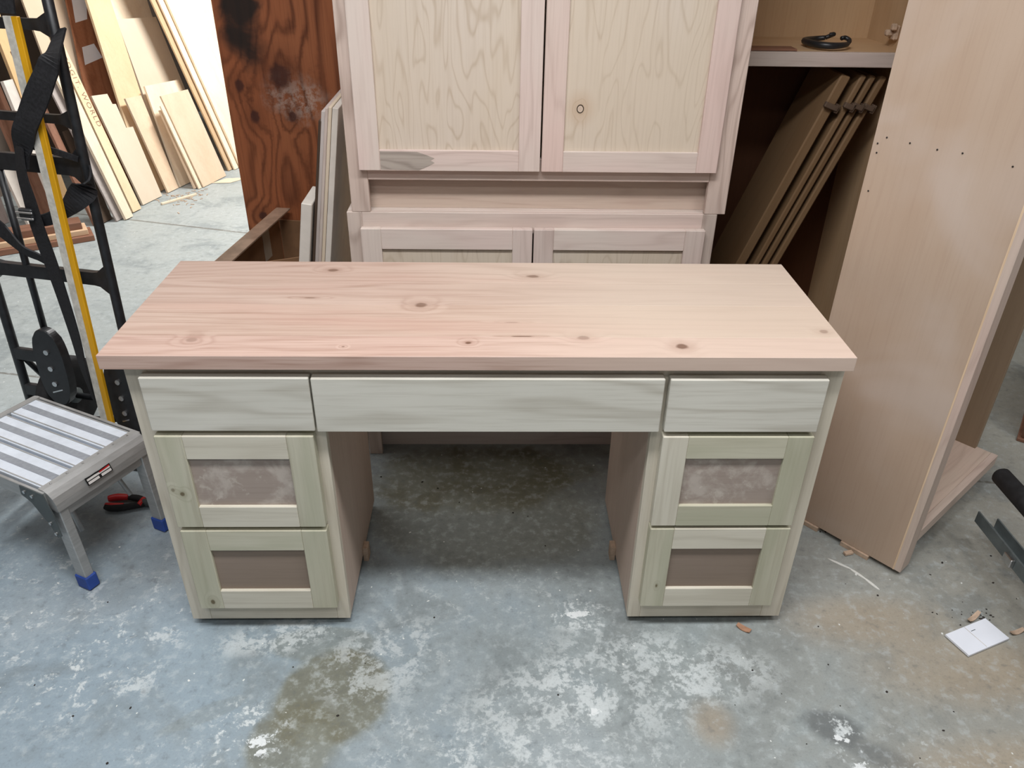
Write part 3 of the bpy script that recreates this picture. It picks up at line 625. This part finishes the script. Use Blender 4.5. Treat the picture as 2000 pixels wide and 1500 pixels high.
lean('offcut_board', (-2.310, 3.206), [(.0, 0), (.42, 0), (.56, 1.5), (.30, 1.5)], .012, 'mdfboard', 'wide beige sheet at the rear of the bay', tint=(1.0, .95, .9))
# pencilled writing on the narrow board
def text(s, h, o, ex, ey, mat, parent):
    cu = bpy.data.curves.new('writing', 'FONT'); cu.body = s; cu.size = h; cu.space_character = 1.25
    tmp = bpy.data.objects.new('tmp', cu); COL.objects.link(tmp)
    me = bpy.data.meshes.new_from_object(tmp.evaluated_get(bpy.context.evaluated_depsgraph_get()))
    bpy.data.objects.remove(tmp)
    bm = bmesh.new(); bm.from_mesh(me); bpy.data.meshes.remove(me)
    nz = ex.cross(ey)
    mt = Matrix(((ex.x, ey.x, nz.x, o.x), (ex.y, ey.y, nz.y, o.y), (ex.z, ey.z, nz.z, o.z), (0, 0, 0, 1)))
    bmesh.ops.transform(bm, matrix=mt, verts=bm.verts)
    return link('writing', bm, mat, parent)
text('EDGIT. WORLD', .044, to + bd*.062 + tl*.84 + bn*.0006, -tl, bd, 'pencil', tb)
# loose bits on the bay floor
tag(B('offcut_stick', (0, .235, 0, .016, .001, .012), 'scrap', None, 'x', .001, frame=(Vector((-1.905, 3.14, 0)), Vector((.60, .80, 0)).normalized(), Vector((-.8, .6, 0)), Z)), 'slim loose stick lying on the floor below the offcuts', 'wood strip')
bm = prism([(0, 0), (.11, .01), (.19, .12), (.06, .10)], Vector((-1.75, 3.57, .004)), Vector((1, 0, 0)), Vector((0, 1, 0)), .0025)
tag(link('veneer_scrap', bm, 'scrap', None, .95, 'x'), 'thin flat veneer scrap on the floor by the fir plywood', 'scrap')
bm = bmesh.new()
for i in range(70):
    c = Vector((random.gauss(-1.83, .06), random.gauss(3.27, .10), .002)); a_ = random.random()*6.28
    s1, s2 = random.uniform(.006, .03), random.uniform(.002, .006)
    q = bmesh.ops.create_cube(bm, size=1); bmesh.ops.transform(bm, matrix=Matrix.Translation(c) @ Matrix.Rotation(a_, 4, 'Z') @ Matrix.Diagonal((s1, s2, .003, 1)), verts=q['verts'])
tag(link('wood_shavings', bm, 'chip', None), 'scattered wood shavings under the leaning offcuts', 'shavings', kind='stuff')

# left end of the bay: panels and stacked planks behind the hand truck
def lpan(Pt, pts, th, mat, label, deg=10, tint=1, cat='board'):
    return lean('leaning_panel', Pt, pts, th, mat, label, deg, tint, cat, 'panels leaning on the left wall')
lpan((-2.68, 2.62), [(-.28, 0), (.22, 0), (.30, 1.7), (-.28, 1.7)], .016, 'greywood', 'wide greyish-pink panel behind the hand truck', 4, (1.0, .93, .92))
lpan((-2.66, 2.62), [(-.30, .0), (.03, 0), (.05, .62), (-.30, .65)], .016, 'redwood', 'reddish-brown board low at the left picture edge', 4)
lpan((-2.40, 2.83), [(-.04, 0), (.05, 0), (.09, 1.6), (.01, 1.6)], .02, 'redwood', 'narrow red-brown post behind the hand truck', tint=1.05)
lpan((-2.30, 2.80), [(-.03, 0), (.03, 0), (.06, .74), (.0, .74)], .02, 'white_paint', 'whitish narrow board behind the right hand truck rail')
lpan((-2.36, 2.98), [(-.03, 0), (.035, 0), (.14, 1.7), (.07, 1.7)], .02, 'scrap', 'tall orange-tan batten at the top left', tint=(.9, .72, .5))
lpan((-2.45, 2.76), [(-.03, 0), (.14, 0), (.14, .34), (-.03, .34)], .016, 'white_paint', 'low pale panel above the stacked planks', tint=.95)
pe = Vector((.854, .52, 0)); pn = Vector((-.52, .854, 0))
for i, (w_, off, z0_, z1_, mt, lab) in enumerate([(.15, 0, .001, .030, 'redwood', 'lowest plank of the floor stack behind the hand truck'), (.125, .02, .0305, .058, 'scrap', 'middle plank of the floor stack behind the hand truck'), (.10, .04, .0585, .095, 'redwood', 'topmost reddish plank of the floor stack behind the hand truck')]):
    tag(B('stacked_plank', (-.60, .02-.02*i, off, off+w_, z0_, z1_), mt, None, 'x', .002, (1, .92, .85)[i] if i != 1 else (.85, .7, .6), frame=(Vector((-2.06, 2.555, 0)), pe, pn, Z)), lab, 'plank', 'planks stacked on the floor')

# ================================================================== hand truck
hy, ha, hw = -.236, .053, .402
he = Vector((math.cos(hy), math.sin(hy), 0)); hn = Vector((-math.sin(hy), math.cos(hy), 0)); hu = hn*math.sin(ha) + Z*math.cos(ha)
hf = he.cross(hu)      # forward, towards the viewer
H0 = Vector((-1.067, .705, 0))
def hp(s, h, f=0.0): return H0 + he*(s*hw) + hu*h + hf*f
truck = thing('hand_truck', H0 - he*hw*.5, 'black steel hand truck with webbing straps standing left of the desk', 'hand truck')
for s in (0, -1):
    T('rail_tube', [hp(s, h) for h in (.06, .3, .7, 1.1, 1.5)], .0135, 'black_metal', truck)
T('top_handle', smoothpts([list(hp(-1, 1.49)), list(hp(-.97, 1.56)), list(hp(-.85, 1.6)), list(hp(-.5, 1.61)), list(hp(-.15, 1.6)), list(hp(-.03, 1.56)), list(hp(0, 1.49))], 5), .0135, 'black_metal', truck)
def crossbar(h, hh, dep):
    # flat bar with flared ends welded to the rails
    bm = bmesh.new(); N = 24; rows = []
    for i in range(N+1):
        s = -1 + i/N; e = min(-(s), 1+s)     # distance to nearer rail 0..0.5
        fl = 1 + 1.5*math.exp(-(e/.055)**2) if e < .3 else 1
        h2 = hh*fl
        rows.append([bm.verts.new(hp(s, h+a*h2/2, b*dep/2)) for a, b in ((-1, -1), (1, -1), (1, 1), (-1, 1))])
    for a, b in zip(rows[:-1], rows[1:]):
        for k in range(4): bm.faces.new((a[k], a[(k+1) % 4], b[(k+1) % 4], b[k]))
    bm.faces.new(rows[0][::-1]); bm.faces.new(rows[-1])
    return link('crossbar', bm, 'black_metal', truck)
crossbar(1.243, .026, .018); crossbar(1.02, .022, .016); crossbar(.900, .046, .018); crossbar(.585, .038, .020)
for s in (-.68,):
    T('inner_bar', [hp(s, .36), hp(s, .90)], .010, 'black_metal', truck)
B('badge', (hw*-.98, hw*-.80, .888, .914, .0095, .0105), 'grey_steel', truck, 'x', 0, frame=(H0, he, hu, hf))
def oval(cx, cy, rx, ry, n=32):
    f = lambda c: math.copysign(abs(c)**.8, c)
    return [(cx + rx*f(math.cos(2*math.pi*k/n)), cy + ry*f(math.sin(2*math.pi*k/n))) for k in range(n)]
def stadium(cx, cy, rx, ry, n=12):
    pts = []
    for k in range(2*n):
        a = math.pi*k/n; yy = ry-rx
        pts.append((cx + rx*math.cos(a), cy + rx*math.sin(a) + (yy if k < n else -yy)))
    return pts
for s, gh in ((-.63, .285), (-.07, .215)):
    pl = link('wheel_guard', prism(oval(s*hw, gh, .050, .128), H0 + hf*.035, he, hu, .030, .003), 'black_metal', truck)
    for hh in (gh+.055, gh, gh-.052):
        bm = bmesh.new(); tube(bm, [hp(s-.0, hh, .034), hp(s, hh, .040)], .0085, 8)
        link('bolt', bm, 'steel', pl)
    for hh in (gh+.02, gh-.105):
        B('bracket', ((-1*hw) if s < -.5 else s*hw+.04, (s*hw-.04) if s < -.5 else 0, hh-.02, hh+.02, -.006, .012), 'black_metal', truck, None, .003, frame=(H0, he, hu, hf))
    B('slot_mark', (-.018, .022, -.002, .002, .0345, .0365), 'steel', pl, None, 0, frame=(hp(s, gh-.078), (he*.94 + hu*.34).normalized(), (hu*.94 - he*.34).normalized(), hf))
def wheel(s, f):
    bm = bmesh.new(); r0, r1, w = .072, .128, .024; c = hp(s, .128/math.cos(ha), f)
    prof = [(-w*.7, r0*.35), (-w*.9, r0), (-w, r0*1.05), (-w, r1*.9), (-w*.6, r1), (w*.6, r1), (w, r1*.9), (w, r0*1.05), (w*.9, r0), (w*.7, r0*.35)]
    rings = []; N = 28
    for k in range(N):
        a = 2*math.pi*k/N; d = hn*math.cos(a) + Z*math.sin(a)
        rings.append([bm.verts.new(c + he*p[0] + d*p[1]) for p in prof])
    for k in range(N):
        a, b = rings[k], rings[(k+1) % N]
        for j in range(len(prof)-1): bm.faces.new((a[j], a[j+1], b[j+1], b[j]))
    o = link('wheel', bm, 'black_rubber', truck, smooth=True)
    bm = bmesh.new(); tube(bm, [c - he*.03, c + he*.03], .026, 12); link('hub', bm, 'grey_steel', o, smooth=True)
wheel(-.80, -.075); wheel(.02, -.075)
T('axle', [hp(-.86, .128, -.075), hp(.08, .128, -.075)], .010, 'black_metal', truck)
T('lower_brace', smoothpts([list(hp(-.76, .135, .02)), list(hp(-.6, .115, .02)), list(hp(-.4, .112, .02)), list(hp(-.2, .125, .02))], 4), .010, 'black_metal', truck)
for s in (-1, 0):
    T('axle_strut', [hp(s*.96-.02, .30, -.005), hp(s*.96-.02, .13, -.10)], .009, 'black_metal', truck, 8)
B('toe_plate', (hw*-1.05, hw*.05, -.005, .10, .003, .010), 'black_metal', truck, 'x', .002, frame=(H0, he, hf*1.0, Z))

# webbing strap wound round the truck
strap = thing('webbing_strap', hp(-.6, 0, .03), 'wide black webbing strap tangled over the hand truck', 'strap')
def ribbon(pts, width, th=.0025, name='webbing'):
    """pts: (s, h, f, wdir_s, wdir_h) centre and width direction in the truck plane"""
    pp = smoothpts([list(p) for p in pts], 6); bm = bmesh.new(); rows = []
    C_ = [hp(p[0], p[1], p[2]) for p in pp]
    for i, p in enumerate(pp):
        t = (C_[min(i+1, len(C_)-1)] - C_[max(i-1, 0)]).normalized()
        wd = (he*p[3] + hu*p[4] + hf*p[5]); wd = (wd - t*wd.dot(t)).normalized(); nn = t.cross(wd)
        hwid = width*(p[6] if len(p) > 6 else 1)/2
        rows.append([bm.verts.new(C_[i] + wd*a*hwid + nn*b*th) for a, b in ((-1, -1), (1, -1), (1, 1), (-1, 1))])
    for a, b in zip(rows[:-1], rows[1:]):
        for k in range(4): bm.faces.new((a[k], a[(k+1) % 4], b[(k+1) % 4], b[k]))
    bm.faces.new(rows[0][::-1]); bm.faces.new(rows[-1])
    return link(name, bm, 'black_strap', strap, smooth=False)
ribbon([(.05, 1.235, .0, 1, .3, 0, .5), (.06, 1.185, .050, 1, .5, 0, .9), (.0, 1.14, .060, 1, .55, 0, 1), (-.13, 1.067, .064, 1, .5, 0, 1.05), (-.25, 1.0, .064, 1, .4, .1, 1), (-.345, .945, .048, 1, .2, .2, .85), (-.37, .90, .048, 1, 0, .3, .7)], .062)
ribbon([(-.35, .955, .052, 1, 0, .5, .8), (-.385, .885, .052, 1, 0, .4, 1), (-.385, .813, .05, 1, .1, .3, 1.1), (-.38, .743, .05, 1, 0, .2, 1.1), (-.355, .657, .05, 1, .2, .1, 1), (-.327, .566, .052, 1, .2, .2, 1), (-.297, .425, .055, 1, .1, .3, .95), (-.283, .309, .06, 1, .1, .5, .8), (-.28, .20, .05, 1, .2, .6, .35)], .046)
ribbon([(.03, .90, .0, .3, 1, 0, .7), (.04, .862, .025, .5, 1, 0, 1.3), (-.045, .825, .035, .4, 1, 0, 1.2), (-.155, .79, .035, .2, 1, .2, .8), (-.29, .762, .04, .2, 1, .3, .7), (-.43, .75, .045, .1, 1, .4, .7)], .050)
ribbon([(-.99, .76, .0, .5, 1, 0, 1), (-.85, .745, .03, .5, 1, 0, 1), (-.72, .715, .035, .5, 1, 0, 1), (-.58, .666, .04, .3, 1, .3, .7), (-.47, .645, .035, 0, 1, .3, .6), (-.38, .628, .035, 0, 1, 0, .5)], .045)
ribbon([(-.36, .955, .03, 0, 1, 0, .5), (-.17, .945, .03, 0, 1, 0, .5), (-.0, .925, .02, 0, 1, 0, .4)], .035)
ribbon([(-.15, 1.6, .03, 1, 0, 0, 1), (-.175, 1.40, .035, 1, 0, 0, 1), (-.19, 1.268, .048, 1, 0, 0, 1)], .040)
bk_ = B('ratchet_buckle', (hw*-.48, hw*-.37, .757, .79, .045, .062), 'black_metal', strap, None, .004, frame=(H0, he, hu, hf))
for hh in (.762, .778): B('ratchet_pin', (hw*-.49, hw*-.36, hh, hh+.005, .0615, .066), 'steel', bk_, None, .001, frame=(H0, he, hu, hf))

# ================================================================== yellow and white straightedge leaning on the truck
s_top = hp(-.188, 1.262, .034); s_bot = Vector((-1.152, .668, .002))
u = (s_top - s_bot).normalized(); side = (he - u*he.dot(u)).normalized(); fr_ = side.cross(u)
stick = thing('straightedge', s_bot, 'long white stick with a yellow edge leaning on the hand truck', 'stick')
Ls = (s_top - s_bot).length
B('white_side', (-.022, .0005, -.012, 0, 0, Ls), 'white_worn', stick, 'z', .001, frame=(s_bot, side, -fr_, u))
B('yellow_edge', (.0005, .018, -.012, 0, 0, Ls), 'yellow', stick, 'z', .0015, frame=(s_bot, side, -fr_, u))

# ================================================================== folding aluminium step
sA = Vector((-1.248, .539, .31)); se = Vector((.893, -.450, 0)).normalized(); sg = Vector((-.450, -.893, 0)).normalized()
step = thing('folding_step', Vector((-1.11, .32, 0)), 'folding aluminium work step with blue rubber feet left of the desk', 'step stool')
FS = (sA, se, sg, Z)
SL, SW = .358, .268
k3 = SW/3
for i in range(3):
    a = i*k3 + .004; b = (i+1)*k3 - .004
    sl = B('slat', (0, SL, a, b, -.022, 0), 'alu_deck', step, 'x', .0015, (1, .99, .97)[i], frame=FS)
    m_ = (a+b)/2
    B('grip_strip', (.004, SL-.003, m_-.010, m_+.010, -.0005, .0008), 'grip_strip', sl, 'x', 0, (1, 1.05, .98)[i], frame=FS)
    for e_ in (a+.003, b-.006):
        B('slat_lip', (0, SL, e_, e_+.003, -.001, .0016), 'alu', sl, 'x', 0, frame=FS)
B('under_channel', (0, SL, .004, SW-.004, -.034, -.023), 'grey_steel', step, 'x', 0, frame=FS)
def endcap(x0, sgn):
    prof = [(0, .002), (.016, .002), (.030, -.004), (.042, -.016), (.048, -.032), (.050, -.052), (.044, -.054), (.0, -.046)]
    bm = bmesh.new(); A_, B_ = [], []
    for (px, pz) in prof:
        A_.append(bm.verts.new(sA + se*(x0+sgn*px) + sg*(-.004) + Z*pz)); B_.append(bm.verts.new(sA + se*(x0+sgn*px) + sg*(SW+.004) + Z*pz))
    bm.faces.new(A_); bm.faces.new(B_[::-1])
    for k in range(len(prof)): bm.faces.new((A_[k], A_[(k+1) % len(prof)], B_[(k+1) % len(prof)], B_[k]))
    return link('end_cap', bm, 'alu', step, None, 'x')
ec = endcap(SL, 1); endcap(0, -1)
for i in range(6):
    bm = bmesh.new(); q = bmesh.ops.create_icosphere(bm, subdivisions=1, radius=.0032)
    bmesh.ops.translate(bm, vec=sA + se*(SL+.010) + sg*(SW*(i+.5)/6) + Z*.002, verts=q['verts']); link('rivet', bm, 'steel', ec)
for g_ in (-.010, SW+.002):
    B('side_rail', (-.02, SL+.02, g_, g_+.008, -.040, -.002), 'alu', step, 'x', .001, frame=FS)
# logo plate on the end cap slope
lo = sA + se*(SL+.0455) + Z*(-.022); lx = -sg; lz = (Z*.93 - se*.36).normalized(); ln = lx.cross(lz)
if ln.dot(se) < 0: ln = -ln
lo = lo + sg*.150 + se*.0035
badge = link('logo_plate', prism([(-.036, -.011), (.036, -.011), (.036, .010), (.018, .0095), (.006, .0085), (-.006, .0095), (-.020, .0085), (-.036, .010)], lo + ln*.001, lx, lz, .001), 'black_ink', step, label='small black, red and white logo sticker')
for pts, mt in [([(-.033, -.009), (-.002, -.009), (-.002, -.0025), (-.033, -.0025)], 'white_ink'), ([(.005, -.009), (.033, -.009), (.033, -.0025), (.005, -.0025)], 'white_ink'), ([(-.033, .0), (.033, .0), (.033, .0075), (.018, .006), (.006, .0045), (-.010, .0055), (-.033, .005)], 'white_ink'), ([(.002, .003), (.033, .0045), (.033, .0078), (.018, .0068), (.004, .0062)], 'red_grip')]:
    link('logo_print', prism(pts, lo + ln*(.0016 if mt == 'white_ink' else .0021), lx, lz, .0005), mt, badge)
# legs
def leg(cx, cy, sx):
    topc = sA + se*cx + sg*cy + Z*(-.045); foot = sA + se*(cx+sx*.020) + sg*cy; foot.z = .0
    u_ = (topc - foot).normalized(); e_ = (se - u_*se.dot(u_)).normalized(); g_ = u_.cross(e_)
    Lg = (topc - foot).length
    f_ = (foot, e_, g_, u_)
    lg = B('leg', (-.018, .018, -.012, .012, .034, Lg), 'alu', step, 'z', .002, frame=f_)
    bm = bmesh.new(); box(bm, -.022, .022, -.016, .016, .0015, .042, .003)
    mt = Matrix(((e_.x, g_.x, u_.x, foot.x), (e_.y, g_.y, u_.y, foot.y), (e_.z, g_.z, u_.z, foot.z), (0, 0, 0, 1)))
    bmesh.ops.transform(bm, matrix=mt, verts=bm.verts)
    link('rubber_foot', bm, 'blue_rubber', lg)
for cx, sx in ((SL+.026, .6), (-.026, -1)):
    for cy in (.012, SW-.012): leg(cx, cy, sx)
    B('leg_rail', (cx-.014, cx+.014, 0, SW, -.082, -.058), 'alu', step, 'y', .002, frame=FS)
for cx in (SL-.012, .012):
    s_ = 1 if cx > .1 else -1
    br = link('hinge_bracket', prism([(cx-.045, -.002), (cx+.035, -.002), (cx+.050, -.060), (cx+.052, -.125), (cx+.036, -.135), (cx+.022, -.10), (cx-.02, -.045), (cx-.05, -.03)] if s_ > 0 else
        [(cx+.045, -.002), (cx+.05, -.03), (cx+.02, -.045), (cx-.022, -.10), (cx-.036, -.135), (cx-.052, -.125), (cx-.050, -.060), (cx-.035, -.002)], sA + sg*(SW+.0125), se, Z, .003), 'grey_steel', step)
    for (px, pz) in [(-.03, -.015), (-.005, -.02), (.030, -.09), (.038, -.12)]:
        bm = bmesh.new(); c = sA + se*(cx+s_*px) + sg*(SW+.0125) + Z*pz; tube(bm, [c, c + sg*.004], .0045, 8); link('rivet', bm, 'steel', br)
T('lock_brace', [sA + se*(SL-.05) + sg*.20 + Z*-.05, sA + se*(SL-.012) + sg*.20 + Z*-.19], .006, 'alu', step, 8)
T('lock_brace', [sA + se*(SL-.10) + sg*.05 + Z*-.04, sA + se*(SL-.005) + sg*.05 + Z*-.18], .006, 'alu', step, 8)

# ================================================================== pliers on the floor
pl = thing('pliers', (-1.0, .44, 0), 'red and black handled pliers lying on the floor under the step', 'pliers')
def pg(pts, r, mat, name):
    bm = bmesh.new(); pp = smoothpts([list(p) for p in pts], 5); tube(bm, pp, [r*(.75+.35*math.sin(math.pi*min(1, .15+.8*i/(len(pp)-1)))) for i in range(len(pp))], 10)
    bmesh.ops.scale(bm, vec=(1, 1, .8), space=Matrix.Translation((0, 0, -.012)), verts=bm.verts)
    return link(name, bm, mat, pl, smooth=True)
pg([(-1.098, .462, .012), (-1.075, .470, .012), (-1.04, .470, .012)], .011, 'red_grip', 'handle')
pg([(-1.04, .470, .012), (-1.01, .464, .012), (-.985, .452, .012)], .010, 'black_rubber', 'handle')
pg([(-1.090, .428, .012), (-1.07, .422, .012), (-1.035, .425, .012), (-.985, .440, .012)], .011, 'black_rubber', 'handle')
pg([(-1.092, .433, .016), (-1.07, .428, .018), (-1.04, .431, .017)], .007, 'red_grip', 'grip_inlay')
pg([(-.998, .432, .014), (-.992, .446, .016), (-.996, .462, .014)], .009, 'red_grip', 'guard')
bm = bmesh.new(); tube(bm, [(-.99, .446, .012), (-.965, .440, .012), (-.925, .428, .010)], [.012, .011, .004], 8); link('jaw', bm, 'grey_steel', pl, smooth=True)

# ================================================================== stand at the right edge, crate and small floor items
stand = thing('work_stand', (1.36, -.2, 0), 'steel work stand with black foam-covered tube at the right picture edge', 'stand')
T('foam_tube', [(1.357, .275, .245), (1.357, .268, .245), (1.357, .1, .245), (1.357, -.55, .245)], [.018, .024, .025, .025], 'black_rubber', stand, 16)
bm = bmesh.new()
box(bm, 1.350, 1.354, -.55, .285, .075, .110); box(bm, 1.386, 1.390, -.55, .255, .075, .110); box(bm, 1.354, 1.386, -.55, .27, .075, .079)
link('channel_bar', bm, 'grey_steel', stand, 1.5)
B('bolt_plate', (1.338, 1.350, .10, .135, .078, .104), 'steel', stand, None, .002)
B('post', (1.342, 1.376, -.52, -.48, .02, .55), 'grey_steel', stand, 'z', .002)
B('foot_bar', (1.20, 1.54, -.53, -.47, 0, .03), 'grey_steel', stand, 'x', .003)
B('post', (1.348, 1.372, -.35, -.32, 0, .25), 'grey_steel', stand, 'z', .002)
crate = thing('wooden_crate', (1.95, .95, 0), 'dark red-brown wooden crate half hidden at the right edge', 'crate')
fc = (Vector((1.79, .775, 0)), Vector((.80, -.6, 0)).normalized(), Vector((.6, .8, 0)), Z)
for i in range(3): B('board', (0, .45, 0, .016, .012+.115*i, .122+.115*i), 'redwood', crate, 'x', .002, (.75, .65, .7)[i], frame=fc)
for i in range(3): B('board', (0, .016, .016, .35, .012+.115*i, .122+.115*i), 'redwood', crate, 'y', .002, .7, frame=fc)
for i in range(3): B('board', (.434, .45, .016, .35, .012+.115*i, .122+.115*i), 'redwood', crate, 'y', .002, .7, frame=fc)
for i in range(3): B('board', (0, .45, .35, .366, .012+.115*i, .122+.115*i), 'redwood', crate, 'x', .002, .7, frame=fc)
B('base_batten', (-.01, .46, -.01, .37, 0, .012), 'redwood', crate, 'x', .002, .9, frame=fc)
# white tile
tl_ = [(1.133, -.049), (1.150, -.112), (1.278, -.061), (1.247, -.005)]
ce = Vector((.128, .051, 0)).normalized(); cn = Vector((-ce.y, ce.x, 0))
til = B('white_card', (0, .135, 0, .068, .002, .009), 'white_tile', None, 'x', .0008, frame=(Vector((1.147, -.113, 0)), ce, cn, Z))
tag(til, 'white rectangular tile lying on the floor right of the desk', 'tile')
B('print_line', (.060, .0612, .002, .066, .0088, .0092), 'tape', til, 'x', 0, 1.2, frame=(Vector((1.147, -.113, 0)), ce, cn, Z), label='faint grey fold line')
B('print_line', (.066, .080, .050, .0515, .0088, .0093), 'grey_steel', til, 'x', 0, 1, frame=(Vector((1.147, -.113, 0)), ce, cn, Z), label='faint grey printed mark')
def curl(name, c, L, w, rot, mat, label, cat, lift=.006):
    bm = bmesh.new(); rows = []; N = 8
    R_ = Matrix.Rotation(rot, 3, 'Z')
    for i in range(N+1):
        t = i/N - .5; z = .001 + lift*(t*t*4)
        ww_ = w*(1-1.2*abs(t)**2)
        rows.append([bm.verts.new(Vector(c) + R_ @ Vector((t*L, a*ww_/2, z+b*.0012+.0012))) for a, b in ((-1, -1), (1, -1), (1, 1), (-1, 1))])
    for a, b in zip(rows[:-1], rows[1:]):
        for k in range(4): bm.faces.new((a[k], a[(k+1) % 4], b[(k+1) % 4], b[k]))
    bm.faces.new(rows[0][::-1]); bm.faces.new(rows[-1])
    return tag(link(name, bm, mat, None), label, cat)
curl('wood_shaving', (.637, -.023, 0), .035, .016, -.7, 'chip_red', 'orange wood shaving on the floor below the right pedestal', 'shaving', .004)
bm = prism([(0, 0), (.024, .006), (.022, .018), (-.002, .012)], Vector((.985, .226, .009)), X, Y, .006)
tag(link('wood_chip', bm, 'chip', None, 1.1), 'small pale wood chip beside the tall carcass foot', 'chip')
curl('wood_shaving', (1.222, .006, 0), .05, .012, .6, 'chip', 'brown shaving behind the white tile', 'shaving', .008)
curl('wood_shaving', (1.305, -.040, 0), .04, .012, .3, 'chip', 'pale shaving at the right corner of the white tile', 'shaving', .007)
bm = bmesh.new()
def crumb(x, y, r):
    q = bmesh.ops.create_icosphere(bm, subdivisions=1, radius=1)
    bmesh.ops.transform(bm, matrix=Matrix.Translation((x, y, r*.35)) @ Matrix.Rotation(random.random()*6.28, 4, 'Z') @ Matrix.Diagonal((r*random.uniform(.8, 1.8), r, r*.5, 1)), verts=q['verts'])
for i in range(150):
    x = random.uniform(-1.2, 1.5); y = random.uniform(-.45, .6)
    if x < .4 and random.random() < .7: continue
    if (-.72 < x < -.30 or .33 < x < .75) and -.03 < y < .5: continue
    crumb(x, y, random.uniform(.0012, .0032))
for i in range(25): crumb(random.gauss(1.235, .03), random.gauss(.012, .012), random.uniform(.001, .003))
tag(link('floor_crumbs', bm, 'crumb', None), 'dark crumbs and grit scattered over the concrete floor', 'grit', kind='stuff')
